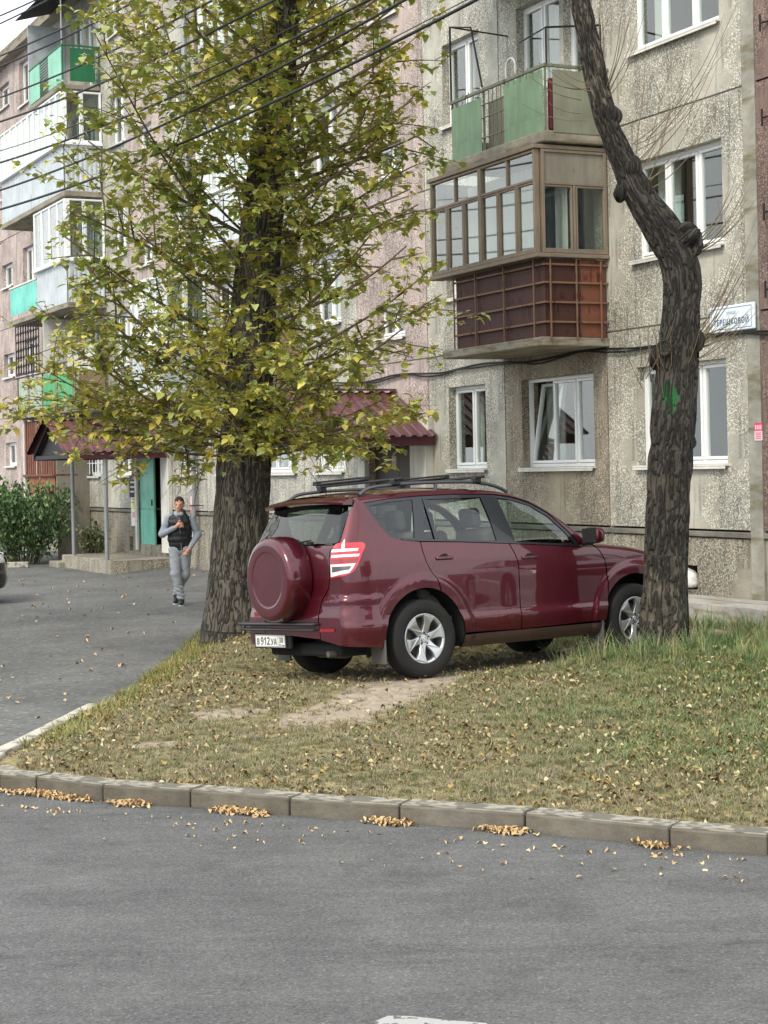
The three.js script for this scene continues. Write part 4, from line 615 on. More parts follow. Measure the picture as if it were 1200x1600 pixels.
  { // spare wheel in its hard cover
    const pr = [[0, 0.222], [0.25, 0.221], [0.265, 0.224], [0.275, 0.227], [0.345, 0.226], [0.366, 0.222], [0.384, 0.21], [0.396, 0.192], [0.402, 0.165], [0.408, 0.1], [0.408, 0.0], [0.39, -0.02]];
    const c = new THREE.LatheGeometry(pr.map(([r, y]) => new THREE.Vector2(r, y)), 72); c.rotateZ(Math.PI / 2); c.scale(1.02, 0.975, 0.975); c.translate(-0.86, 0.965, -0.045); const m = mesh('spare_wheel_cover', c, paint, car); mesh('cover_base', new THREE.CylinderGeometry(0.375, 0.375, 0.09, 48).rotateZ(Math.PI / 2).translate(-0.84, 0.965, -0.045), CM.dark, m);
  }
  for (const s of [1, -1]) {   // tail lamps: red housing, white bars, clear lower lens
    const o = { mirror: s < 0, L: 0.02 }, lamp = group('tail_light', car);
    const outl = smooth([R_(0.605, 1.13), R_(0.66, 1.255), C_(-0.7, 1.268), C_(-0.595, 1.262), C_(-0.582, 1.238), C_(-0.625, 1.17), C_(-0.69, 1.06), C_(-0.745, 0.995), R_(0.61, 0.955)], 5);
    mesh('housing', lift(outl, S, { ...o, off: 0.006, skirt: 0.02 }), CM.lampRed, lamp);
    for (const [a, b] of [[1.19, 1.215], [1.142, 1.165]]) mesh('light_bar', lift([R_(0.625, a), C_(-0.665, a), C_(-0.65, b), R_(0.635, b)], S, { ...o, off: 0.01, skirt: 0.005 }), CM.lampWhite, lamp);
    mesh('stop_lens', lift([R_(0.615, 1.09), C_(-0.69, 1.095), C_(-0.675, 1.125), R_(0.618, 1.128)], S, { ...o, off: 0.01, skirt: 0.005 }), CM.lampRedDark, lamp);
    mesh('clear_lens', lift([R_(0.615, 1.08), C_(-0.7, 1.082), C_(-0.73, 1.035), C_(-0.755, 1.0), R_(0.618, 0.968)], S, { ...o, off: 0.01, skirt: 0.006 }), CM.lampWhite, lamp);
    mesh('indicator_bulb', lift([R_(0.64, 1.06), C_(-0.735, 1.06), C_(-0.755, 1.03), R_(0.64, 1.01)], S, { ...o, off: 0.013, skirt: 0.005 }), CM.disc, lamp);
    mesh('reflector', lift([R_(0.47, 0.475), R_(0.68, 0.478), R_(0.69, 0.505), R_(0.47, 0.505)], S, { ...o, off: 0.006, skirt: 0.008 }), CM.lampRedDark, car);
    mesh('headlight', lift([[UF0 + 0.02, 0.93], [UF0 + 0.2, 0.9], [UF0 + 0.42, 0.84], [UF0 + 0.44, 0.72], [UF0 + 0.2, 0.7], [UF0 + 0.02, 0.78]], S, { ...o, off: 0.006 }), CM.lampWhite, car);
  }
  // ---- step, plate, small rear fittings
  mesh('bumper_step', [rbx(-0.925, -0.82, 0.53, 0.562, -0.89, 0.44, 0.014, 3), rbx(-0.915, -0.82, 0.485, 0.505, -0.87, 0.42, 0.009, 3)], CM.plastic, car); mesh('step_trim', [rbx(-0.932, -0.92, 0.54, 0.556, -0.8, 0.42, 0.005, 2), rbx(-0.922, -0.91, 0.49, 0.502, -0.75, 0.4, 0.004, 2)], CM.rail, car);
  mesh('brake_marker', rbx(-0.868, -0.85, 0.615, 0.665, -0.66, -0.54, 0.008), CM.lampRedDark, car);
  const plate = group('license_plate', car); mesh('plate_mount', rbx(-0.872, -0.84, 0.315, 0.455, -0.67, -0.03, 0.01), CM.dark, plate);
  {
    const cv = document.createElement('canvas'); cv.width = 520; cv.height = 112; const c = cv.getContext('2d'); c.fillStyle = '#dcdcd6'; c.fillRect(0, 0, 520, 112); c.strokeStyle = '#15161a'; c.lineWidth = 4; c.strokeRect(6, 6, 508, 100); c.beginPath(); c.moveTo(396, 6); c.lineTo(396, 106); c.stroke();
    c.fillStyle = '#15161a'; c.textBaseline = 'alphabetic'; c.font = 'bold 84px sans-serif'; c.fillText('В', 22, 92); c.font = 'bold 100px sans-serif'; c.fillText('912', 92, 92); c.font = 'bold 84px sans-serif'; c.fillText('УА', 272, 92); c.font = 'bold 68px sans-serif'; c.fillText('38', 414, 70); c.font = 'bold 26px sans-serif'; c.fillText('RUS', 408, 100); c.fillStyle = '#f4f4f4'; c.fillRect(468, 80, 36, 8); c.fillStyle = '#1d3f9a'; c.fillRect(468, 88, 36, 7); c.fillStyle = '#b51f28'; c.fillRect(468, 95, 36, 7);
    const t = new THREE.CanvasTexture(cv); t.colorSpace = THREE.SRGBColorSpace; const pg = new THREE.PlaneGeometry(0.52, 0.112); pg.rotateY(-Math.PI / 2); pg.translate(-0.8895, 0.386, -0.36); mesh('plate_face', pg, std(0xffffff, 0.45, { map: t }), plate); mesh('plate_frame', [rbx(-0.888, -0.872, 0.322, 0.45, -0.628, -0.092, 0.006)], CM.plastic, plate);
  }
  mesh('rear_wiper', [bar(V(-0.85, 1.285, 0.05), V(-0.845, 1.31, 0.35), 0.009, 0.006), rbx(-0.87, -0.83, 1.262, 1.3, 0.3, 0.38, 0.012)], CM.dark, car);
  mesh('exhaust_pipe', [bar(V(-0.82, 0.27, 0.5), V(-0.4, 0.29, 0.5), 0.028, 0.028, 16), new THREE.CapsuleGeometry(0.09, 0.4, 4, 16).rotateX(Math.PI / 2).translate(-0.55, 0.3, 0.2)], CM.disc, car);
  // ---- handles, mirrors, flaps
  for (const s of [1, -1]) {
    for (const [x, y, d] of [[0.27, 1.085, dr], [1.3, 1.045, df]]) { const w = halfW(x, y); const h = new RoundedBoxGeometry(0.2, 0.034, 0.026, 3, 0.013); h.translate(x, y, s * (w + 0.024)); const p = h.attributes.position; for (let i = 0; i < p.count; i++) { const k = (p.getX(i) - x) / 0.1; p.setZ(i, p.getZ(i) - s * 0.02 * k * k); } h.computeVertexNormals(); mesh('handle', h, paint, d[s > 0 ? 0 : 1]); const cup = new THREE.SphereGeometry(0.042, 18, 12); cup.scale(1.1, 0.72, 0.2); cup.translate(x, y + 0.012, s * (w + 0.001)); mesh('handle_recess', cup, CM.dark, d[s > 0 ? 0 : 1]); }
    const mi = group('mirror', car), mb = new THREE.SphereGeometry(1, 28, 20), p = mb.attributes.position; for (let i = 0; i < p.count; i++) { let x = p.getX(i), y = p.getY(i), z = p.getZ(i); const f = 1 / Math.pow(Math.abs(x) ** 3 + Math.abs(y) ** 3 + Math.abs(z) ** 3, 1 / 3); p.setXYZ(i, Math.max(-0.05, x * f * 0.085), y * f * 0.082, z * f * 0.115); } mb.computeVertexNormals(); mb.translate(2.04, 1.225, s * 1.0);
    mesh('housing', toCreasedNormals(mb, 0.6), paint, mi); mesh('mirror_glass', rbx(1.982, 1.989, 1.155, 1.295, s * 1.0 - 0.1, s * 1.0 + 0.1, 0.003), CM.dark, mi); mesh('mirror_base', [sqbar(V(2.04, 1.16, s * 0.85), V(2.04, 1.18, s * 0.98), 0.05, 0.08), rbx(1.975, 2.03, 1.15, 1.17, s * 1.0 - 0.08, s * 1.0 + 0.08, 0.006)], CM.trim, mi); mesh('indicator', rbx(2.07, 2.13, 1.2, 1.222, s * 1.0 - 0.05 + 0.06 * s, s * 1.0 + 0.05 + 0.06 * s - 0.02 * s, 0.008), CM.lampWhite, mi);
    for (const wx of [0, 2.66]) mesh('mud_flap', rbx(wx - 0.47, wx - 0.45, 0.16, 0.47, Math.min(s * 0.68, s * 0.9), Math.max(s * 0.68, s * 0.9), 0.006), CM.flap, car);
    // roof rail
    mesh('roof_rail', [tube([V(-0.46, 1.7, s * 0.6), V(-0.36, 1.755, s * 0.6), V(-0.1, 1.785, s * 0.605), V(0.5, 1.8, s * 0.61), V(0.95, 1.785, s * 0.605), V(1.2, 1.735, s * 0.6), V(1.3, 1.69, s * 0.6)], 0.017, 10, 60), bar(V(0.42, 1.72, s * 0.61), V(0.42, 1.795, s * 0.61), 0.016)], CM.rail, car);
    for (const wx of [0, 2.66]) makeWheel(car, wx, s * 0.785, s);
  }
  // cross bars with clamps and ski holders
  for (const x of [-0.05, 0.92]) { const b = group('cross_bar', car); mesh('bar', rbx(x - 0.025, x + 0.025, 1.825, 1.85, -0.68, 0.72, 0.01, 2), CM.rackBlack, b); for (const s of [1, -1]) mesh('clamp', [rbx(x - 0.045, x + 0.045, 1.775, 1.85, s * 0.61 - 0.035, s * 0.61 + 0.035, 0.02, 3)], CM.rackBlack, b); mesh('ski_holder', [rbx(x - 0.035, x + 0.035, 1.851, 1.87, -0.7, 0.1, 0.009), rbx(x - 0.03, x + 0.03, 1.876, 1.893, -0.68, 0.12, 0.008), rbx(x - 0.035, x + 0.035, 1.851, 1.892, 0.1, 0.16, 0.01), rbx(x - 0.035, x + 0.035, 1.851, 1.892, -0.72, -0.66, 0.01)], CM.rackBlack, b); }
  mesh('antenna', bar(V(-0.4, 1.73, 0.0), V(-0.62, 2.0, 0.0), 0.004, 0.002, 6), CM.rackBlack, car);
  // ---- inside and below
  mesh('underbody', [rbx(-0.74, 3.3, 0.24, 0.36, -0.6, 0.6, 0.03), rbx(0.5, 2.2, 0.25, 0.35, -0.8, 0.8, 0.02), bar(V(0, 0.36, -0.7), V(0, 0.36, 0.7), 0.05), bar(V(2.66, 0.36, -0.7), V(2.66, 0.36, 0.7), 0.045), rbx(-0.5, 0.3, 0.24, 0.3, -0.25, 0.25, 0.04)], CM.dark, car);
  for (const s of [1, -1]) for (const wx of WHEELX) { const g = new THREE.CylinderGeometry(0.475, 0.475, 0.3, 36, 1, true, 0, Math.PI * 2); g.rotateX(Math.PI / 2); g.translate(wx, HUBY, s * 0.73); const cut = g.toNonIndexed(), p = cut.attributes.position, keep = []; for (let i = 0; i < p.count; i += 3) { const my = (p.getY(i) + p.getY(i + 1) + p.getY(i + 2)) / 3; if (my > 0.26) for (let k = 0; k < 3; k++) keep.push(p.getX(i + k), p.getY(i + k), p.getZ(i + k)); } const q = new THREE.BufferGeometry(); q.setAttribute('position', new THREE.Float32BufferAttribute(keep, 3)); q.computeVertexNormals(); const disc = new THREE.CircleGeometry(0.475, 36).translate(wx, HUBY, s * 0.585); const dp = disc.toNonIndexed(), kk = []; const dq = dp.attributes.position; for (let i = 0; i < dq.count; i += 3) { if ((dq.getY(i) + dq.getY(i + 1) + dq.getY(i + 2)) / 3 > 0.28) for (let k = 0; k < 3; k++) kk.push(dq.getX(i + k), dq.getY(i + k), dq.getZ(i + k)); } const dg = new THREE.BufferGeometry(); dg.setAttribute('position', new THREE.Float32BufferAttribute(kk, 3)); dg.computeVertexNormals(); mesh('wheel_well', [q, dg], CM.dark, car); }
  both('inner_panel', [[0.48, 0.36], [2.2, 0.36], [2.2, 1.08], [1.0, 1.17], [0.05, 1.22], [0.05, 1.1], [0.2, 0.85], [0.45, 0.7]], CM.seat, { off: -0.06, L: 0.2, skirt: 0 });
  mesh('cabin_floor', [rbx(-0.72, 2.25, 0.5, 0.54, -0.72, 0.72, 0.01), rbx(-0.74, -0.45, 0.54, 1.0, -0.7, 0.7, 0.02), rbx(2.2, 2.26, 0.4, 1.08, -0.75, 0.75, 0.01)], CM.seat, car); mesh('headliner', lift([[-0.58, -0.93], [1.35, -0.93], [1.35, 0.93], [-0.58, 0.93]], topChart, { L: 0.15, off: -0.035, skirt: 0 }), CM.liner, car);
  const seat = (x, z, w) => { const g = group('seat', car); mesh('cushion', rbx(x, x + 0.5, 0.6, 0.76, z - w / 2, z + w / 2, 0.06, 4), CM.seat, g); const b = rbx(-0.07, 0.07, 0, 0.66, -w / 2, w / 2, 0.06, 4); b.rotateZ(0.22); b.translate(x + 0.04, 0.7, z); mesh('backrest', b, CM.seat, g); const n = Math.max(1, Math.round(w / 0.5)); for (let i = 0; i < n; i++) { const h = rbx(-0.05, 0.05, 0, 0.19, -0.13, 0.13, 0.045, 4); h.rotateZ(0.15); h.translate(x - 0.13, 1.36, z - w / 2 + (i + 0.5) * w / n); mesh('headrest', h, CM.seat, g); } };
  seat(1.15, 0.37, 0.5); seat(1.15, -0.37, 0.5); seat(0.2, 0, 1.3);
  mesh('dashboard', rbx(1.85, 2.2, 0.8, 1.1, -0.72, 0.72, 0.08, 4), CM.seat, car); const sw = new THREE.TorusGeometry(0.18, 0.016, 10, 36); sw.rotateY(Math.PI / 2); sw.rotateZ(0.4); sw.translate(1.75, 1.02, 0.37); mesh('steering_wheel', sw, CM.dark, car);
  for (const s of [1, -1]) both; 
  mesh('grille', lift([[UF0 + LF + 0.02, 0.8], [UF0 + LF + LBF, 0.82], [UF0 + LF + LBF, 0.7], [UF0 + LF + 0.02, 0.7]], S, { off: 0.004 }), CM.dark, car); mesh('grille', lift([[UF0 + LF + 0.02, 0.8], [UF0 + LF + LBF, 0.82], [UF0 + LF + LBF, 0.7], [UF0 + LF + 0.02, 0.7]], S, { off: 0.004, mirror: true }), CM.dark, car);
  return car;
}
const suv = makeCar('parked_car', 'dark red off-road car with covered spare wheel and roof bars parked on the verge', 'car', CM.paint);
suv.position.set(-0.163, 0.236, -17.1); suv.rotation.order = 'YXZ'; suv.rotation.set(-0.053, 36 * Math.PI / 180, 0);
// ---------------------------------------------------------------- trees
const furrow = (u, v) => { const wu = u * 38 + 1.1 * fbm(u * 9, v * 7, 3, 0, 81); return Math.abs(fbm(wu, v * 7, 3, 0, 83) - 0.5) * 2; };
const barkTex = tex(512, (u, v) => { const k = sstep(0.02, 0.3, furrow(u, v)), w = fbm(u * 5, v * 5, 4, 5, 84), q = hash2(u * 512, v * 512, 85); const g = lerp(66, 120, k) + (w - 0.5) * 50 + (q - 0.5) * 26; return [g * 1.0, g * 0.97, g * 0.91]; }, { size: 1 });
const barkBump = tex(512, (u, v) => grey(255 * sstep(0.0, 0.35, furrow(u, v)) * (0.7 + 0.3 * fbm(u * 50, v * 30, 3, 50, 86))), { size: 1, srgb: false });
const bark = std(0xc2bdb4, 0.95, { map: barkTex, bumpMap: barkBump, bumpScale: 0.03 }), barkDark = std(0x8f8a84, 0.95, { map: barkTex, bumpMap: barkBump, bumpScale: 0.03 });
const twig = std(0x5f5140, 0.9), twigPale = std(0x75674f, 0.85);
// trunk from a centre line with radii, furrowed by displaced ridges
function trunkGeo(P, { n = 96, seg = 150, ridge = 0.03, freq = 13, seed = 0, flare = 0, wobble = 0.16 } = {}) {
  const C = new THREE.CatmullRomCurve3(P.map((p) => V(p[0], p[1], p[2])), false, 'centripetal'), rp = P.map((p, i) => [i / (P.length - 1), p[3]]), pos = [], uv = [], idx = [];
  let len = 0, last = null;
  for (let j = 0; j <= seg; j++) {
    const t = j / seg, c = C.getPoint(t), tg = C.getTangent(t).normalize(), r = interp(rp, t); if (last) len += c.distanceTo(last); last = c.clone();
    const ax = V(1, 0, 0).addScaledVector(tg, -tg.x).normalize(), az = V().crossVectors(ax, tg).normalize();
    for (let i = 0; i <= n; i++) {
      const a = i / n * Math.PI * 2, ca = Math.cos(a), sa = Math.sin(a);
      const wob = fbm(ca * 1.3 + 7 + seed, sa * 1.3 + len * 0.8, 3) - 0.5, fu = Math.abs(vnoise(i / n * freq + 0.5 * vnoise(len * 2.4, i / n * 4, 0, seed) + seed, len * 2.2, 0, seed + 5) - 0.5) * 2, f2 = fbm(i / n * freq * 2.5, len * 6, 3, 0, seed + 9) - 0.5;
      const q = r * (1 + wobble * wob) + ridge * (sstep(0.0, 0.7, fu) - 0.6) + ridge * 0.7 * f2 + flare * Math.exp(-len * 3.2) * (0.6 + 0.6 * Math.max(0, Math.sin(a * 5 + seed)));
      pos.push(c.x + (ax.x * ca + az.x * sa) * q, c.y + (ax.y * ca + az.y * sa) * q, c.z + (ax.z * ca + az.z * sa) * q); uv.push(i / n * Math.max(1, Math.round(r * 6.3)), len);
    }
  }
  for (let j = 0; j < seg; j++) for (let i = 0; i < n; i++) { const a = j * (n + 1) + i, b = a + 1, c = a + n + 1, d = c + 1; idx.push(a, b, d, a, d, c); }
  const g = new THREE.BufferGeometry(); g.setAttribute('position', new THREE.Float32BufferAttribute(pos, 3)); g.setAttribute('uv', new THREE.Float32BufferAttribute(uv, 2)); g.setIndex(idx); g.computeVertexNormals(); return g;
}
function taperTube(pts, r0, r1, n = 6) { const C = new THREE.CatmullRomCurve3(pts), seg = Math.max(4, pts.length * 3), g = new THREE.TubeGeometry(C, seg, 1, n, false), p = g.attributes.position; for (let j = 0; j <= seg; j++) { const c = C.getPointAt(j / seg), r = lerp(r0, r1, j / seg); for (let i = 0; i <= n; i++) { const k = j * (n + 1) + i; p.setXYZ(k, c.x + (p.getX(k) - c.x) * r, c.y + (p.getY(k) - c.y) * r, c.z + (p.getZ(k) - c.z) * r); } } return g; }
// a poplar leaf: broad, pointed, slightly folded and curled, tip along +y, about 1 long
function leafGeo(w = 0.8, fold = 0.18, curl = 0.25) {
  const O = [[0, 0], [0.2, 0.06], [0.4, 0.22], [0.48, 0.38], [0.42, 0.55], [0.27, 0.74], [0.1, 0.92], [0, 1]], pos = [], idx = [], Z = (x, y) => fold * Math.abs(x) - curl * (y - 0.4) ** 2;
  for (const [x, y] of O) { pos.push(-x * w, y, Z(x, y), 0, y, Z(0, y), x * w, y, Z(x, y)); }
  for (let i = 0; i < O.length - 1; i++) { const a = i * 3; idx.push(a, a + 1, a + 4, a, a + 4, a + 3, a + 1, a + 2, a + 5, a + 1, a + 5, a + 4); }
  pos.push(-0.012, 0, 0, 0.012, 0, 0, 0, -0.45, 0.06); const b = O.length * 3; idx.push(b, b + 1, b + 2);
  const g = new THREE.BufferGeometry(); g.setAttribute('position', new THREE.Float32BufferAttribute(pos, 3)); g.setIndex(idx); g.computeVertexNormals(); return g;
}
const LEAF = leafGeo(), LEAF2 = leafGeo(0.7, 0.3, 0.45);
const leafMat = phys(0xffffff, 0.5, { transmission: 0.42, thickness: 0 });
const LEAFC = [0xa8b050, 0xb6b454, 0x92a04c, 0xc0b858, 0xccc25c, 0x80944e, 0xd8c85e, 0x9eaa5c, 0xb6ba66, 0xcabc52].map((c) => new THREE.Color(c));
const leafMats = LEAFC.map((c) => { const m = leafMat.clone(); m.color = c.clone(); return m; });
// grow shoots from a trunk and put leaves on them; returns leaf matrices with colour ids
function growCrown(R, shoots, leafSize, density) {
  const twigs = [], leaves = []; const q = new THREE.Quaternion(), e = new THREE.Euler();
  const put = (p, dir, s, k) => { e.set((R() - 0.2) * 1.5 - 2.2, R() * 6.28, (R() - 0.5) * 1.4, 'YXZ'); q.setFromEuler(e); leaves.push({ m: new THREE.Matrix4().compose(p, q, V(s, s, s)), k, p: p.clone(), s }); };
  const shoot = (base, dir, L, r, lvl, tone) => {
    const n = 5, pts = [base.clone()], d = dir.clone().normalize(), droop = lvl ? -0.02 : 0.05; let p = base.clone();
    for (let i = 0; i < n; i++) { d.add(V((R() - 0.5) * 0.22, droop + (R() - 0.5) * 0.12, (R() - 0.5) * 0.22)).normalize(); p = p.clone().addScaledVector(d, L / n); pts.push(p); }
    twigs.push(taperTube(pts, r, r * 0.3, lvl > 1 ? 4 : 6)); const C = new THREE.CatmullRomCurve3(pts);
    if (lvl < 2) { const m = lvl === 0 ? Math.round(L * 4.2) : Math.round(L * 4); for (let i = 0; i < m; i++) { const t = 0.15 + 0.8 * (i + R()) / m, b = C.getPoint(t), tg = C.getTangent(t); const side = V((R() - 0.5) * 1.3, (R() - 0.5) * 1.1, (R() - 0.5) * 1.3).normalize(); shoot(b, tg.clone().multiplyScalar(0.75).add(side), L * (lvl === 0 ? 0.3 : 0.42) * (0.55 + 0.7 * R()), r * 0.42, lvl + 1, tone); } }
    const m = Math.round(L * density * (lvl === 0 ? 0.4 : lvl === 1 ? 0.9 : 1.5)) + (lvl ? 2 : 0); for (let i = 0; i < m; i++) { const t = lvl === 0 ? 0.35 + 0.65 * R() : 0.1 + 0.9 * R(), b = C.getPoint(t).add(V((R() - 0.5) * 0.1, -R() * 0.06, (R() - 0.5) * 0.1)); const k = R() < tone ? [3, 4, 6, 9, 1][Math.floor(R() * 5)] : [0, 1, 2, 5, 7, 8, 0, 2][Math.floor(R() * 8)]; put(b, d, leafSize * (0.55 + 0.85 * R()), k); }
  };
  for (const s of shoots) shoot(...s);
  return { twigs, leaves };
}
function foliage(tree, leaves, single, camPos) {
  leaves.sort((a, b) => (b.s / b.p.distanceTo(camPos)) - (a.s / a.p.distanceTo(camPos)));
  leaves.forEach((l, i) => { if (i < single) { const m = mesh('leaf', i % 3 ? LEAF : LEAF2, leafMats[l.k], tree); m.applyMatrix4(l.m); } });
  const rest = leaves.slice(single), c = new THREE.Color();
  [LEAF, LEAF2].forEach((geo, gi) => { const L = rest.filter((_, i) => (i % 3 ? 0 : 1) === gi); if (!L.length) return; const im = new THREE.InstancedMesh(geo, leafMat, L.length); im.name = gi ? 'foliage_001' : 'foliage'; im.userData.kind = 'stuff'; im.castShadow = im.receiveShadow = true; L.forEach((l, i) => { im.setMatrixAt(i, l.m); const v = 0.85 + 0.3 * hash2(i, 3, 5); c.copy(LEAFC[l.k]).multiplyScalar(v); im.setColorAt(i, c); }); tree.add(im); });
}
// ---- the big poplar beside the yard
const TP = [[-1.86, -0.1, -21.9, 0.44], [-1.84, 0.4, -21.9, 0.385], [-1.79, 1.2, -21.9, 0.345], [-1.72, 2.2, -21.9, 0.325], [-1.64, 3.2, -21.92, 0.29], [-1.53, 4.4, -21.95, 0.265], [-1.4, 5.6, -22.0, 0.24], [-1.22, 7.0, -22.05, 0.21], [-1.05, 8.4, -22.1, 0.18], [-0.85, 10.2, -22.2, 0.13], [-0.7, 12.2, -22.3, 0.08], [-0.65, 13.6, -22.3, 0.03]];
{
  const R = rng(1001), tree = thing('poplar_tree', 'tall poplar with furrowed grey trunk and yellowing green leaves at the edge of the yard', 'tree');
  mesh('trunk', trunkGeo(TP, { n: 120, seg: 240, ridge: 0.03, freq: 38, seed: 4, flare: 0.09 }), bark, tree);
  const C = new THREE.CatmullRomCurve3(TP.map((p) => V(p[0], p[1], p[2])), false, 'centripetal'), shoots = [];
  for (let i = 0; i < 58; i++) {
    const h = 0.31 + 0.67 * Math.pow((i + R()) / 58, 1.05), b = C.getPoint(h), a = i * 2.399 + R() * 0.7, y = b.y;
    const reach = y < 4 ? lerp(2.0, 2.45, clamp((y - 2.6) / 1.4)) : lerp(2.5, 1.2, clamp((y - 5.5) / 8)); const L = reach * (0.75 + 0.5 * R());
    const left = Math.cos(a) < 0 ? 1.08 : 0.95; const up = y < 3.4 ? 0.1 + 0.4 * R() : 0.6 + 0.7 * R();
    shoots.push([b, V(Math.cos(a), up, Math.sin(a)), L * left * 1.08, 0.014 + 0.01 * R(), 0, clamp(0.15 + 0.3 * R() + (y < 3.4 ? 0.25 : 0) + (Math.cos(a) > 0.2 && y > 5 && y < 8 ? 0.4 : 0))]);
  }
  for (const [h, dx, up, dz, L] of [[0.3, -1, 0.05, 0.2, 2.3], [0.3, -1, 0.4, 0.3, 2.7], [0.33, -1, 0.55, 0.0, 2.8], [0.36, -1, 0.6, 0.3, 2.7], [0.4, -1, 0.45, 0.35, 2.7], [0.44, -0.9, 0.6, 0.5, 2.5], [0.5, -0.9, 0.5, 0.4, 2.4], [0.31, 1, 0.02, 0.4, 2.1], [0.33, 1, 0.3, 0.3, 2.3], [0.38, 1, 0.2, 0.25, 2.3], [0.42, 1, 0.25, 0.35, 2.3], [0.47, 1, 0.25, 0.4, 2.2], [0.5, 1, 0.1, 0.4, 2.0], [0.56, 1, 0.3, 0.4, 2.1], [0.6, 1, 0.4, 0.3, 2.0], [0.52, 1, 0.45, 0.2, 2.2], [0.55, 1, 0.2, -0.2, 2.1], [0.58, 0.9, 0.5, 0.4, 2.0], [0.64, 1, 0.3, 0.2, 1.9], [0.48, 1, 0.5, -0.3, 2.2], [0.66, 0.9, 0.2, 0.4, 1.8], [0.62, -0.8, 0.5, 0.6, 1.8], [0.4, 0.9, 0.6, 0.4, 2.1]]) shoots.push([C.getPoint(h), V(dx, up, dz), L, 0.03, 0, 0.25]);
  for (let i = 0; i < 12; i++) { const a = i * 0.52 + R() * 0.5; shoots.push([C.getPoint(0.275 + 0.07 * R()), V(Math.cos(a), -0.05 + 0.35 * R(), Math.sin(a)), 1.5 + 1.1 * R(), 0.015, 0, 0.5]); }
  for (const [h, up, dz, L] of [[0.29, -0.02, 0.1, 2.7], [0.31, 0.08, 0.35, 2.9], [0.33, 0.0, -0.2, 2.8]]) shoots.push([C.getPoint(h), V(-1, up, dz), L, 0.018, 0, 0.7]);
  for (let i = 0; i < 84; i++) { const b = C.getPoint(0.29 + 0.5 * (i + R()) / 84), a = R() * 6.28; shoots.push([b, V(Math.cos(a), 0.5 * R() + 0.1, Math.abs(Math.sin(a))), 0.7 + 0.6 * R(), 0.009, 1, 0.3]); }
  const { twigs, leaves: all } = growCrown(R, shoots, 0.1, 13.5), leaves = all.filter((l) => l.p.y > 1.95 + 1.3 * (fbm(l.p.x * 1.3 + 9, l.p.z * 1.3, 3) - 0.3)); mesh('branches', twigs, twig, tree); foliage(tree, leaves, 300, V(0, 2.2, 0)); console.log('poplar leaves', leaves.length);
}
// ---- second leafy tree, mostly beyond the left of the view
{
  const R = rng(2002), tree = thing('poplar_tree', 'dark leafy tree reaching in from beyond the left balconies', 'tree'), P = [[-7.3, -0.1, -24.5, 0.3], [-7.3, 2, -24.5, 0.26], [-7.2, 5, -24.5, 0.22], [-7.1, 8, -24.5, 0.16], [-7.0, 10.5, -24.5, 0.07]];
  mesh('trunk', trunkGeo(P, { n: 48, seg: 60, ridge: 0.03, freq: 15, seed: 8 }), bark, tree); const C = new THREE.CatmullRomCurve3(P.map((p) => V(p[0], p[1], p[2]))), shoots = [];
  for (let i = 0; i < 26; i++) { const h = 0.35 + 0.6 * (i + R()) / 26, a = i * 2.399, L = 1.4 + 1.0 * R(); shoots.push([C.getPoint(h), V(Math.cos(a), 0.4 + 0.4 * R(), Math.sin(a)), L, 0.022, 0, 0.1]); }
  const { twigs, leaves } = growCrown(R, shoots, 0.085, 6); mesh('branches', twigs, twig, tree); foliage(tree, leaves, 0, V(0, 2.2, 0));
}
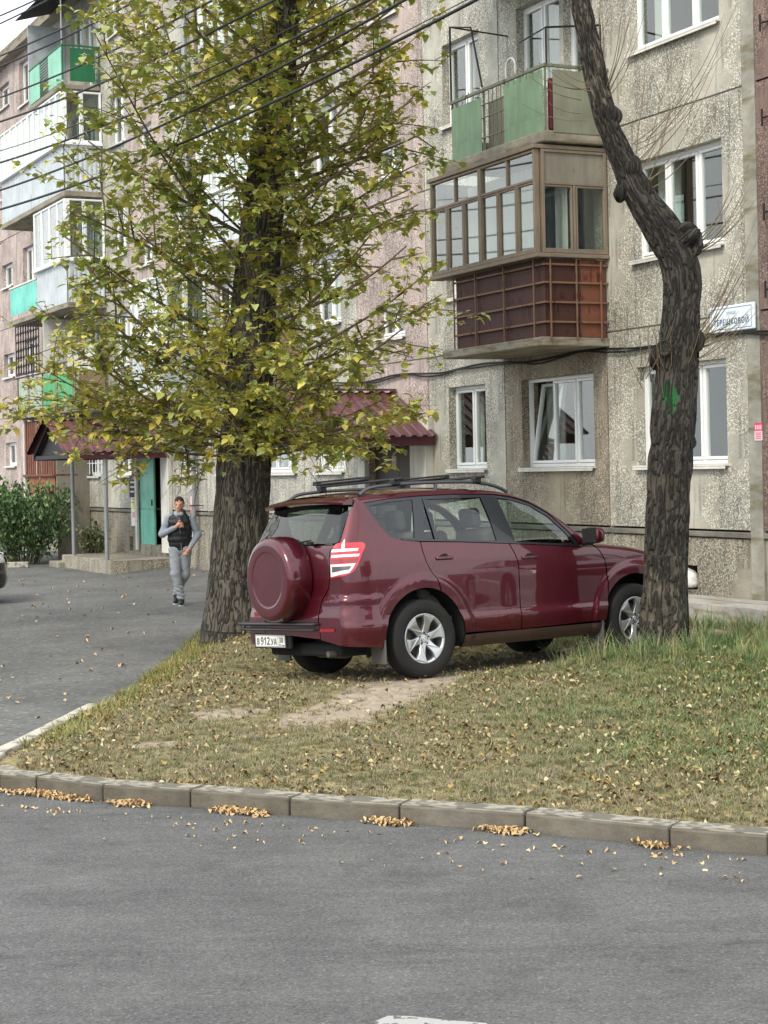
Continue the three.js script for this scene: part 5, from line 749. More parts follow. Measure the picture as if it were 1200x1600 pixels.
// ---- pollarded tree in front of the car's nose
{
  const R = rng(3003), tree = thing('bare_tree', 'leafless pollarded tree with leaning cut trunk and a green paint mark in the grass', 'tree'), D = 17.15;
  const tp = [[2.633, 0.327, -D, 0.245], [2.645, 0.633, -D, 0.230], [2.667, 1.122, -D, 0.208], [2.698, 1.734, -D, 0.204], [2.733, 2.224, -D, 0.202], [2.78, 2.713, -D, 0.200], [2.826, 3.202, -D, 0.186], [2.873, 3.691, -D, 0.174], [2.879, 3.997, -D, 0.178], [2.811, 4.231, -D, 0.179], [2.669, 4.492, -D, 0.170], [2.503, 4.765, -D, 0.144], [2.35, 5.086, -D, 0.121], [2.222, 5.42, -D, 0.109], [2.132, 5.789, -D, 0.104], [2.043, 6.22, -D, 0.099], [1.954, 6.651, -D, 0.095], [1.855, 7.204, -D, 0.088], [1.78, 7.757, -D, 0.079], [1.754, 8.247, -D, 0.062]];
  { // pale bark plates between dark cracks on the leaning upper trunk, weathered grey at the foot
    const g = trunkGeo(tp, { n: 130, seg: 300, ridge: 0.022, freq: 30, seed: 21, flare: 0.015, wobble: 0.34 }), p = g.attributes.position, uv = g.attributes.uv, col = [];
    for (let i = 0; i < p.count; i++) { const y = p.getY(i), a = uv.getX(i), l = uv.getY(i), pl = fbm(a * 9, l * 9, 3, 0, 91), cr = fbm(a * 26, l * 15, 3, 0, 92), up = sstep(4.9, 6.0, y + (pl - 0.5) * 1.6), ft = sstep(1.4, 0.7, y + (pl - 0.5) * 1.1); const k = sstep(0.42, 0.52, cr) * Math.max(up, ft * 0.8); const gx = (p.getX(i) - 2.72) / 0.085, gy = (y - 2.83) / 0.14, gr = p.getZ(i) > -D ? sstep(1.1, 0.8, gx * gx + gy * gy + (fbm(a * 14, l * 14, 3, 0, 95) - 0.5) * 2.2) * sstep(0.36, 0.46, cr + 0.08) : 0; col.push(lerp(lerp(0.62, 1.5, k), 0.22, gr), lerp(lerp(0.6, 1.46, k), 1.4, gr), lerp(lerp(0.58, 1.36, k), 0.52, gr)); }
    g.setAttribute('color', new THREE.Float32BufferAttribute(col, 3)); const m = std(0xb0aba3, 0.95, { map: barkTex, bumpMap: barkBump, bumpScale: 0.03, vertexColors: true }); mesh('trunk', g, m, tree);
  }
  { const [X, Y] = [2.997, 4.35]; const P = [[X - 0.17, Y - 0.18, -D, 0.15], [X - 0.08, Y - 0.07, -D + 0.03, 0.145], [X, Y + 0.02, -D + 0.05, 0.13], [X + 0.06, Y + 0.06, -D + 0.05, 0.02]]; mesh('stump', trunkGeo(P, { n: 80, seg: 60, ridge: 0.085, freq: 13, seed: 31, wobble: 0.45 }), barkDark, tree); }
  { const [X, Y] = [2.953, 3.383]; mesh('burl', trunkGeo([[X - 0.02, Y - 0.14, -D + 0.03, 0.02], [X + 0.0, Y - 0.07, -D + 0.05, 0.1], [X + 0.01, Y + 0.04, -D + 0.05, 0.11], [X, Y + 0.14, -D + 0.03, 0.02]], { n: 40, seg: 30, ridge: 0.03, freq: 12, seed: 33 }), barkDark, tree); const [X2, Y2] = [2.694, 3.297]; mesh('branch_scar', [new THREE.TorusGeometry(0.055, 0.016, 8, 24).scale(1, 1.2, 1).translate(X2 - 0.02, Y2, -D + 0.2), new THREE.CircleGeometry(0.05, 20).translate(X2 - 0.02, Y2, -D + 0.205)], bark, tree); }
  for (const [x, y, r] of [[2.177, 5.592, 0.075], [2.261, 5.529, 0.06], [2.417, 5.036, 0.08], [2.517, 4.826, 0.085], [2.308, 4.805, 0.06], [2.682, 2.715, 0.07], [2.908, 2.404, 0.06], [2.618, 3.206, 0.065], [2.948, 3.751, 0.06]]) mesh('burl', trunkGeo([[x - 0.01, y - r * 1.7, -D + 0.02, 0.01], [x, y - r * 0.7, -D + 0.05, r], [x + 0.005, y + r * 0.5, -D + 0.05, r * 0.95], [x, y + r * 1.6, -D + 0.02, 0.01]], { n: 36, seg: 26, ridge: 0.03, freq: 11, seed: x * 31, wobble: 0.5 }), barkDark, tree);
  // long thin water shoots
  const G = []; const sh = (x, y, dx, up, L, dz = 0) => { let p = V(x, y, -D + 0.05), d = V(dx, up, dz).normalize(); const pts = [p.clone()]; for (let i = 0; i < 6; i++) { d.add(V((R() - 0.5) * 0.16, 0.14, (R() - 0.5) * 0.16)).normalize(); p = p.clone().addScaledVector(d, L / 6); pts.push(p); } G.push(taperTube(pts, 0.0045 + R() * 0.0025, 0.0015, 5)); if (L > 0.5 && R() < 0.6) { const b = pts[3], t = []; let q = b.clone(), e = d.clone().add(V((R() - 0.5) * 1.2, 0, (R() - 0.5) * 0.6)).normalize(); for (let i = 0; i < 4; i++) { t.push(q.clone()); q.addScaledVector(e, L * 0.1); } G.push(taperTube(t, 0.003, 0.0015, 4)); } };
  for (let i = 0; i < 15; i++) sh(2.3 + R() * 0.3, 5.35 - R() * 0.6, 1.5 * R() + 0.1, 0.3 + R() * 0.9, 0.6 + R() * 1.3, (R() - 0.5) * 1.2);
  for (let i = 0; i < 8; i++) sh(2.12 + R() * 0.1, 6.0 - R() * 0.4, R() * 0.9 - 0.05, 0.8, 0.5 + R() * 0.8, (R() - 0.3) * 0.8);
  for (let i = 0; i < 8; i++) sh(1.943 + R() * 0.153, 5.854 - R() * 0.367, -0.8 - R() * 0.4, 0.1 - R() * 0.5, 0.4 + R() * 0.4, 0.2);
  for (let i = 0; i < 9; i++) sh(3.034 + R() * 0.049, 4.362 - R() * 0.184, 0.5 + R() * 0.7, 0.2 + R() * 0.8, 0.4 + R() * 0.6, R() * 0.5);
  for (let i = 0; i < 16; i++) sh(2.94 + R() * 0.049, 3.45 - R() * 0.5, 0.9, R() * 0.7 - 0.25, 0.3 + R() * 0.55, (R() - 0.4) * 0.6);
  for (let i = 0; i < 12; i++) sh(2.467 + R() * 0.367, 3.025 - R() * 0.122, R() - 0.6, 0.7, 0.3 + R() * 0.5, 0.5);
  for (let i = 0; i < 7; i++) sh(2.997 + R() * 0.049, 3.443 - R() * 0.122, 0.45 + 0.3 * R(), 0.7, 0.9 + R() * 0.4, 0.2);
  mesh('shoots', G, twigPale, tree);
}

// ---- stand-in trees added outside the view, dark shapes for the car sides to mirror
{
  const R = rng(4004), base = thing('standin_tree', 'dense leafy tree added outside the view for the car sides to mirror', 'tree', 'added trees outside the view'), P = [[0, -0.1, 0, 0.26], [0.05, 2, 0, 0.22], [0, 5, 0.05, 0.17], [0.1, 8, 0, 0.08]];
  mesh('trunk', trunkGeo(P, { n: 32, seg: 30, ridge: 0.02, freq: 15, seed: 8 }), bark, base); const n = 2600, im = new THREE.InstancedMesh(LEAF, leafMat, n), o = new THREE.Object3D(), c = new THREE.Color(), cl = []; for (let i = 0; i < 40; i++) { const a = R() * 6.28, k = Math.sqrt(R()) * 2.4; cl.push(V(Math.cos(a) * k, 3.2 + R() * 6, Math.sin(a) * k)); }
  for (let i = 0; i < n; i++) { const q = cl[i % 40]; o.position.set(q.x + (R() + R() - 1) * 1.1, q.y + (R() + R() - 1) * 1.1, q.z + (R() + R() - 1) * 1.1); o.rotation.set(R() * 6, R() * 6, R() * 6); o.scale.setScalar(0.3 + 0.15 * R()); o.updateMatrix(); im.setMatrixAt(i, o.matrix); c.copy(LEAFC[[2, 5, 7][i % 3]]).multiplyScalar(0.6); im.setColorAt(i, c); }
  im.name = 'foliage'; im.userData.kind = 'stuff'; im.castShadow = im.receiveShadow = true; base.add(im); base.position.set(17, 0, -3);
  for (const [x, z, s] of [[21, 0.5, 1.1], [24, 4.5, 0.95], [19, 8, 1.05], [27, 10, 1.2]]) { const t = base.clone(); t.name = numbered('standin_tree'); t.position.set(x, 0, z); t.scale.setScalar(s); t.rotation.y = x; scene.add(t); }
}
// ---------------------------------------------------------------- grass, litter
function bladeTuft(R, n, h, spread, bend) { const pos = [], idx = []; for (let i = 0; i < n; i++) { const a = R() * 6.28, r = R() * spread, x = Math.cos(a) * r, z = Math.sin(a) * r, hh = h * (0.55 + 0.6 * R()), b = bend * (0.3 + R()) * hh, da = a + (R() - 0.5) * 2, w = 0.0035 + 0.003 * R(), px = -Math.sin(da) * w, pz = Math.cos(da) * w, o = pos.length / 3; for (let k = 0; k <= 3; k++) { const t = k / 3, f = t * t * b, y = hh * (t - 0.25 * bend * t * t), ww = 1 - t * 0.95; pos.push(x + Math.cos(da) * f - px * ww, y, z + Math.sin(da) * f - pz * ww, x + Math.cos(da) * f + px * ww, y, z + Math.sin(da) * f + pz * ww); } for (let k = 0; k < 3; k++) { const q = o + k * 2; idx.push(q, q + 1, q + 3, q, q + 3, q + 2); } } const g = new THREE.BufferGeometry(); g.setAttribute('position', new THREE.Float32BufferAttribute(pos, 3)); g.setIndex(idx); g.computeVertexNormals(); return g; }
{
  const R = rng(555), short = [0, 1, 2].map(() => bladeTuft(R, 9, 0.075, 0.05, 0.9)), tall = [0, 1, 2].map(() => bladeTuft(R, 12, 0.3, 0.07, 0.75));
  const gm = phys(0xffffff, 0.7, { transmission: 0.2, thickness: 0 }), dm = new THREE.Object3D(), c = new THREE.Color(), c2 = new THREE.Color();
  const lists = { short: [[], [], []], tall: [[], [], []] };
  const green = (x, d) => 0.9 * sstep(0.5, 3.1, x + (fbm(x * 1.1, d * 1.1, 3) - 0.5) * 3) * sstep(11.2, 13, d + x * 0.2);
  const add = (kind, x, d, s, col) => { dm.position.set(x, vergeH(x, d) - 0.005, -d); dm.rotation.set((R() - 0.5) * 0.3, R() * 6.28, (R() - 0.5) * 0.3); dm.scale.set(s, s * (0.7 + 0.6 * R()), s); dm.updateMatrix(); lists[kind][Math.floor(R() * 3)].push([dm.matrix.clone(), col.clone()]); };
  const tone = (x, d) => { const g = green(x, d), k = R(); c.setHex(k < 0.3 ? 0x948a68 : k < 0.62 ? 0x828056 : 0x70784a); c2.setHex(k < 0.4 ? 0x72854c : k < 0.75 ? 0x5f7642 : 0x928f54); return c.lerp(c2, clamp(g * 0.9 + (R() - 0.5) * 0.5)).multiplyScalar(0.8 + 0.4 * R()); };
  let n = 0; while (n < 36000) { const x = lerp(-3.4, 5.6, R()), d = lerp(9.2, 24, Math.pow(R(), 1.25)); const e = edgeDist(x, d); if (e < 0.24 + 0.08 * R() || Math.abs(x) > d * 0.235 + 0.4) continue; const k = dirt(x, d); if (R() < k * 1.05) continue; if ((x + 0.163) * 0.809 + (d - 17.1) * 0.588 > -0.8 && Math.abs((x + 0.163) * 0.588 - (d - 17.1) * 0.809) < 1.0 && R() < 0.8) continue; n++; const g = green(x, d); add('short', x, d, (0.45 + 0.5 * R()) * (0.75 + 0.7 * g) * (e < 0.4 ? 0.75 : 1), tone(x, d)); }
  // flattened dry thatch
  n = 0; while (n < 9000) { const x = lerp(-3.4, 5.2, R()), d = lerp(9.4, 21, Math.pow(R(), 1.2)), e = edgeDist(x, d); if (e < 0.26 || Math.abs(x) > d * 0.235 + 0.4 || R() < dirt(x, d) * 0.9 || R() < green(x, d) * 0.55) continue; n++; c.setHex([0xa89c7c, 0x948a6a, 0x82785c, 0x9e9474][Math.floor(R() * 4)]).multiplyScalar(0.75 + 0.4 * R()); add('short', x, d, 0.55 + 0.4 * R(), c); }
  // long grass by the bare tree and along the pavement
  n = 0; while (n < 2000) { const x = lerp(1.4, 6.2, R()), d = lerp(15.2, 20.6, R()); const near = Math.max(sstep(1.25, 0.3, Math.hypot((x - 2.75) / 1.25, (d - 16.75) / 0.55)), sstep(3.0, 3.9, x) * sstep(15.3, 16.4, d + (x - 3) * 0.3)); if (R() > near || edgeDist(x, d) < 0.1) continue; const ca = (x + 0.163) * 0.809 + (d - 17.1) * 0.588, cb = (x + 0.163) * 0.588 - (d - 17.1) * 0.809; if (ca < 3.6 && Math.abs(cb) < 1.12) continue; n++; c.setHex([0x63804a, 0x718c52, 0x52703e, 0x9a9a66, 0xaa9f72][Math.floor(R() * 5)]).multiplyScalar(0.75 + 0.4 * R()); add('tall', x, d, 0.3 + 0.75 * Math.pow(R(), 1.4), c); }
  // straggling edge along the yard and at the poplar's foot
  n = 0; while (n < 900) { const x = lerp(-3.3, -1, R()), d = lerp(14, 26, R()), e = edgeDist(x, d); if (e < 0.1 || e > 0.55) continue; n++; c.setHex([0x8a8446, 0x6f7c3c, 0xa0935a][Math.floor(R() * 3)]); add('short', x, d, 0.9 + 0.9 * R(), c); }
  let first = true; for (const [kind, geos] of [['short', short], ['tall', tall]]) lists[kind].forEach((L, i) => { if (!L.length) return; const im = new THREE.InstancedMesh(geos[i], gm, L.length); im.name = numbered(kind === 'short' ? 'grass' : 'long_grass'); L.forEach(([m, col], j) => { im.setMatrixAt(j, m); im.setColorAt(j, col); }); im.castShadow = im.receiveShadow = true; tag(im, kind === 'short' ? 'short yellowing grass covering the verge' : 'long green grass round the bare tree and along the wall', 'grass', kind === 'short' ? 'verge grass' : 'long grass', 'stuff'); scene.add(im); });
  // fallen leaves: scattered over the verge, drifts against the kerb, strays on the asphalt
  const lg = [leafGeo(0.8, 0.5, 0.9), leafGeo(0.65, 0.9, 1.4), leafGeo(0.85, 0.2, 0.5)]; const LL = [[], [], []], DL = [[], [], []];
  const col = () => c.setHex([0x96855c, 0xb5a57e, 0x86704a, 0x6a563a, 0xbdb08c, 0x987f4c, 0x807652, 0xa3925e, 0x725c3e][Math.floor(R() * 9)]).multiplyScalar(0.7 + 0.4 * R()).clone();
  const leaf = (L, x, y, d, s) => { dm.position.set(x, y, -d); dm.rotation.set(-1.57 + (R() - 0.5) * 0.9, (R() - 0.5) * 0.8, R() * 6.28); dm.scale.setScalar(s); dm.updateMatrix(); L[Math.floor(R() * 3)].push([dm.matrix.clone(), col()]); };
  n = 0; while (n < 7000) { const x = lerp(-3.3, 5.2, R()), d = lerp(9.4, 24, Math.pow(R(), 1.2)), e = edgeDist(x, d); if (e < 0.16 || Math.abs(x) > d * 0.235 + 0.3) continue; const cl = fbm(x * 1.4 + 20, d * 1.4, 3); if (R() > 0.25 + 1.3 * sstep(0.4, 0.65, cl)) continue; if (R() < dirt(x, d) * 0.85) continue; n++; leaf(LL, x, vergeH(x, d) + 0.015 + R() * 0.035, d, 0.024 + 0.032 * R()); }
  const along = (t) => { const a = KERB, i = Math.min(a.length - 2, Math.floor(t)), f = t - i; return [lerp(a[i][0], a[i + 1][0], f), lerp(a[i][1], a[i + 1][1], f)]; };
  for (const [X, w, m] of [[1.52, 0.12, 36], [0.68, 0.14, 110], [-0.02, 0.14, 110], [-0.96, 0.17, 190], [-1.72, 0.14, 90], [-2.35, 0.36, 240]]) for (let i = 0; i < m; i++) { const gx = X + (R() + R() + R() - 1.5) * w, i0 = KERB.findIndex((p, k) => k < KERB.length - 1 && p[0] >= gx && KERB[k + 1][0] < gx), a = KERB[i0], b = KERB[i0 + 1], dd = lerp(a[1], b[1], (gx - a[0]) / (b[0] - a[0])), o = 0.025 + Math.abs(R() + R() - 1) * 0.11; leaf(DL, gx, 0.01 + R() * 0.022 * Math.max(0, 1 - o * 7), dd - o, 0.026 + 0.026 * R()); }
  for (let i = 0; i < 150; i++) { const gx = lerp(-2.9, 2.6, R()), dd = 12.21 - (gx + 2.66) * 0.464 - 0.2; leaf(DL, gx, 0.008, dd - Math.pow(R(), 3) * 0.9, 0.016 + 0.024 * R()); }
  for (let i = 0; i < 170; i++) { const d = lerp(14, 42, R()), x = -2.9 - R() * (d * 0.2); leaf(DL, x, yardH(x, d) + 0.012, d, 0.05 + 0.03 * R()); }
  const lm = std(0xffffff, 0.85); [[LL, 'leaf_litter', 'dry tan poplar leaves lying all over the verge grass', 'leaves on the verge'], [DL, 'leaf_drift', 'small drifts of dry orange leaves against the kerb and on asphalt', 'leaves on the asphalt']].forEach(([S_, nm, lb, gp]) => S_.forEach((L, i) => { if (!L.length) return; const im = new THREE.InstancedMesh(lg[i], lm, L.length); im.name = numbered(nm); L.forEach(([m, cc], j) => { im.setMatrixAt(j, m); im.setColorAt(j, nm === 'leaf_drift' ? cc.lerp(new THREE.Color(0xdcb888), 0.5) : cc); }); im.castShadow = im.receiveShadow = true; tag(im, lb, 'leaves', gp, 'stuff'); scene.add(im); }));
}
// ---------------------------------------------------------------- overhead wires
{
  const W = [[-5.7, 6.23, 27, 0.87, 6.19, 15.3, 0.014], [-5.8, 6.6, 27.5, 0.28, 6.54, 16.6, 0.013], [-5.9, 7.11, 28, -0.06, 6.81, 17.6, 0.013], [-5.99, 7.85, 28.5, -1.1, 7.41, 19.8, 0.014], [-6.09, 8.34, 29, -1.93, 7.84, 21.4, 0.012], [-6.18, 8.96, 29.5, -3.17, 8.55, 24, 0.013], [-6.18, 9.13, 29.5, -3.51, 8.71, 24.6, 0.013], [-6.27, 9.79, 30, -5.03, 9.53, 27.6, 0.012], [-6.27, 9.92, 30, -5.34, 9.69, 28.2, 0.012], [-5.94, 7.33, 28.2, -0.29, 6.92, 18, 0.006]];
  const wm = std(0x17171a, 0.6), names = ['lowest', 'second lowest', 'third lowest', 'fourth lowest', 'middle', 'sixth', 'seventh', 'second highest', 'highest'];
  W.forEach(([x0, y0, d0, x1, y1, d1, r], i) => { const A = V(x0, y0, -d0), B = V(x1, y1, -d1), dir = V().subVectors(B, A), L = dir.length(); dir.normalize(); const pts = []; for (let k = 0; k <= 24; k++) { const s = lerp(-16, L + 16, k / 24), t = s / L; const p = A.clone().addScaledVector(dir, s); p.y += 0.0035 * (s * (s - L)); pts.push(p); } const m = mesh(numbered('overhead_wire'), tube(pts, r * 1.25, 6, 96), wm); tag(m, i === 9 ? 'thin black cable strung beneath the heavier overhead wires' : 'black overhead wire crossing in front of the poplar crown', 'wire', i === 9 ? undefined : 'overhead wires'); });
}
// ---------------------------------------------------------------- street name plate and notices on the wall
{
  const cv = document.createElement('canvas'); cv.width = 512; cv.height = 180; const c = cv.getContext('2d'); c.fillStyle = '#dfe8ee'; c.fillRect(0, 0, 512, 180); c.strokeStyle = '#3d5f86'; c.lineWidth = 5; c.strokeRect(16, 14, 480, 152); c.fillStyle = '#23456e'; c.textAlign = 'center'; c.font = '40px sans-serif'; c.fillText('улица', 256, 62); c.font = 'bold 62px sans-serif'; c.fillText('ТЕРЕШКОВОЙ', 256, 136, 440);
  const t = new THREE.CanvasTexture(cv); t.colorSpace = THREE.SRGBColorSpace; const s = thing('street_sign', 'white and blue street name plate reading улица ТЕРЕШКОВОЙ on the beige wall', 'sign');
  s.position.copy(facePoint(-0.225, 3.92, 0.05)); s.rotation.y = house.rotation.y; mesh('plate', rbx(-0.44, 0.44, -0.16, 0.16, -0.03, 0.012, 0.04, 4), std(0xdde6ec, 0.4), s); const f = new THREE.PlaneGeometry(0.84, 0.295); f.translate(0, 0, 0.0135); mesh('lettering', f, std(0xffffff, 0.4, { map: t }), s);
}
function flyer(name, label, u, h, w, hh, off, draw, cat = 'poster') { const cv = document.createElement('canvas'); cv.width = 128; cv.height = Math.round(128 * hh / w); const c = cv.getContext('2d'); draw(c, cv.width, cv.height); const t = new THREE.CanvasTexture(cv); t.colorSpace = THREE.SRGBColorSpace; const m = mesh(numbered(name), (() => { const g = new THREE.BoxGeometry(w, hh, 0.004); return g; })(), std(0xffffff, 0.8, { map: t })); tag(m, label, cat); m.position.copy(facePoint(u, h, off)); m.rotation.y = house.rotation.y; return m; }
const rndLines = (c, w, h, col, n, R) => { c.fillStyle = col; for (let i = 0; i < n; i++) c.fillRect(w * 0.12, h * (0.1 + 0.8 * i / n), w * (0.4 + 0.36 * R()), Math.max(2, h * 0.3 / n)); };
{ const R = rng(5);
  flyer('sticker', 'small pink and white sticker on the cement joint strip', 0.19, 2.55, 0.15, 0.21, 0.01, (c, w, h) => { c.fillStyle = '#e9c6cc'; c.fillRect(0, 0, w, h); c.fillStyle = '#d9446c'; c.fillRect(0, 0, w, h * 0.45); c.fillStyle = '#f2d9de'; for (let i = 0; i < 4; i++) c.fillRect(w * (0.1 + 0.22 * i), h * 0.12, w * 0.12, h * 0.25); c.fillStyle = '#c8607c'; for (let i = 0; i < 4; i++) c.fillRect(w * 0.15, h * (0.55 + 0.1 * i), w * 0.7, h * 0.05); }, 'sticker');
  flyer('notice_board', 'dark notice board with pale letters beside the turquoise door', -24.03, 1.86, 0.6, 0.42, 0.02, (c, w, h) => { c.fillStyle = '#3a2c3c'; c.fillRect(0, 0, w, h); rndLines(c, w, h, '#cfc8c6', 3, R); }, 'notice');
  flyer('notice_board', 'white poster with yellow print beside the turquoise door', -23.98, 1.3, 0.5, 0.68, 0.02, (c, w, h) => { c.fillStyle = '#e9e6e2'; c.fillRect(0, 0, w, h); c.fillStyle = '#e6d23a'; c.fillRect(w * 0.3, h * 0.08, w * 0.5, h * 0.34); c.fillStyle = '#d9a0a8'; c.fillRect(w * 0.2, h * 0.5, w * 0.5, h * 0.2); rndLines(c, w, h * 0.3, '#888', 2, R); }, 'notice');
  for (const [h, col] of [[2.25, '#c9c2c8'], [1.95, '#d0b8c8'], [1.6, '#d8b8bc'], [1.35, '#cf8a94']]) { const g = new THREE.CylinderGeometry(0.068, 0.068, 0.2, 16, 1, true, -1.2, 2.0); const m = mesh(numbered('paper_notice'), g, std(col, 0.85)); m.position.copy(facePoint(-19.45, h, 0.12)); m.rotation.y = house.rotation.y; tag(m, 'faded paper notice pasted round the downpipe', 'notice', 'notices on the downpipe'); }
}
// ---------------------------------------------------------------- shrub, whitewashed kerb at its foot
function shrub(name, label, at, rx, ry, rz, n, seed, cols, size) {
  const R = rng(seed), t = thing(name, label, 'shrub'); t.position.copy(at); const br = [], im = new THREE.InstancedMesh(leafGeo(0.6, 0.3, 0.4), phys(0xffffff, 0.55, { transmission: 0.25, thickness: 0 }), n), o = new THREE.Object3D(), c = new THREE.Color();
  const tips = []; for (let i = 0; i < 46; i++) { const a = R() * 6.28, k = Math.sqrt(R()), top = V(Math.cos(a) * rx * k, ry * (0.55 + 0.45 * Math.sqrt(1 - k * k * 0.8)) * (0.75 + 0.3 * R()), Math.sin(a) * rz * k); br.push(taperTube([V(top.x * 0.3, 0, top.z * 0.3), V(top.x * 0.6, top.y * 0.5, top.z * 0.6), top], 0.014, 0.004, 4)); tips.push(top); }
  for (let i = 0; i < n; i++) { const tp = tips[i % tips.length], q = Math.pow(R(), 0.6), s = 0.28; o.position.set(tp.x * (0.45 + 0.55 * q) + (R() - 0.5) * rx * s, Math.max(0.05, tp.y * (0.08 + 0.92 * q) + (R() - 0.5) * 0.35), tp.z * (0.45 + 0.55 * q) + (R() - 0.5) * rz * s); o.rotation.set(R() * 3 - 1.5, R() * 6.28, R() * 2 - 1); o.scale.setScalar(size * (0.6 + 0.8 * R())); o.updateMatrix(); im.setMatrixAt(i, o.matrix); c.setHex(cols[Math.floor(R() * cols.length)]).multiplyScalar(0.75 + 0.5 * R()); im.setColorAt(i, c); }
  im.name = 'foliage'; im.userData.kind = 'stuff'; im.castShadow = im.receiveShadow = true; t.add(im); mesh('stems', br, twig, t); return t;
}
shrub('shrub', 'dense dark green shrub in front of the brown slatted enclosure', facePoint(-27.4, 0.02, 1.9), 1.9, 2.1, 1.5, 5200, 71, [0x5a7a44, 0x4a6a3c, 0x6d8c54, 0x7d9660, 0x425f38], 0.12);
shrub('shrub', 'low green shrub at the foot of the canopy post', facePoint(-25.2, 0.05, 0.75), 0.45, 0.9, 0.3, 420, 72, [0x4f6a38, 0x66784a, 0x7d7a4a], 0.1);
{ const m = mesh('border_stone', rbx(-1.9, 0, 0, 0.14, -0.16, 0, 0.02, 3), limewash); tag(m, 'whitewashed border stone in front of the dark shrub', 'kerb stone'); m.position.set(-8.62, 0.0, -43.2); m.rotation.y = 0.04; }
// ---------------------------------------------------------------- man walking across the yard
function blob(prims, res, k, disp) {          // tapered capsules joined by a smooth minimum, meshed by marching cubes
  const lo = V(1e9, 1e9, 1e9), hi = V(-1e9, -1e9, -1e9); for (const [a, b, ra, rb] of prims) for (const [p, r] of [[a, ra], [b, rb]]) { lo.min(V(p[0] - r, p[1] - r, p[2] - r)); hi.max(V(p[0] + r, p[1] + r, p[2] + r)); }
  lo.subScalar(0.04); hi.addScalar(0.04); const c = lo.clone().add(hi).multiplyScalar(0.5), h = Math.max(hi.x - lo.x, hi.y - lo.y, hi.z - lo.z) / 2;
  const mc = new MarchingCubes(res, new THREE.MeshBasicMaterial(), false, false, 60000); mc.isolation = 0; mc.reset();
  for (let z = 0; z < res; z++) for (let y = 0; y < res; y++) for (let x = 0; x < res; x++) {
    const P = [c.x + (x - res / 2) / (res / 2) * h, c.y + (y - res / 2) / (res / 2) * h, c.z + (z - res / 2) / (res / 2) * h]; let d = 1;
    for (const [a, b, ra, rb, sx = 1, sz = 1] of prims) { const bx_ = b[0] - a[0], by = b[1] - a[1], bz = b[2] - a[2], px = P[0] - a[0], py = P[1] - a[1], pz = P[2] - a[2], t = clamp((px * bx_ + py * by + pz * bz) / (bx_ * bx_ + by * by + bz * bz + 1e-9)); const qx = (px - bx_ * t) / sx, qy = py - by * t, qz = (pz - bz * t) / sz; const q = Math.sqrt(qx * qx + qy * qy + qz * qz) - lerp(ra, rb, t); const hh = clamp(0.5 + 0.5 * (d - q) / k); d = lerp(d, q, hh) - k * hh * (1 - hh); }
    mc.field[z * res * res + y * res + x] = -(d + (disp ? disp(...P) : 0));
  }
  mc.update(); const n = mc.count, pos = new Float32Array(n * 3); for (let i = 0; i < n; i++) { pos[3 * i] = mc.positionArray[3 * i] * h + c.x; pos[3 * i + 1] = mc.positionArray[3 * i + 1] * h + c.y; pos[3 * i + 2] = mc.positionArray[3 * i + 2] * h + c.z; }
  const g = new THREE.BufferGeometry(); g.setAttribute('position', new THREE.BufferAttribute(pos, 3)); g.setAttribute('normal', new THREE.BufferAttribute(mc.normalArray.slice(0, n * 3), 3)); g.setAttribute('uv', new THREE.BufferAttribute(new Float32Array(n * 2), 2)); return g;
}
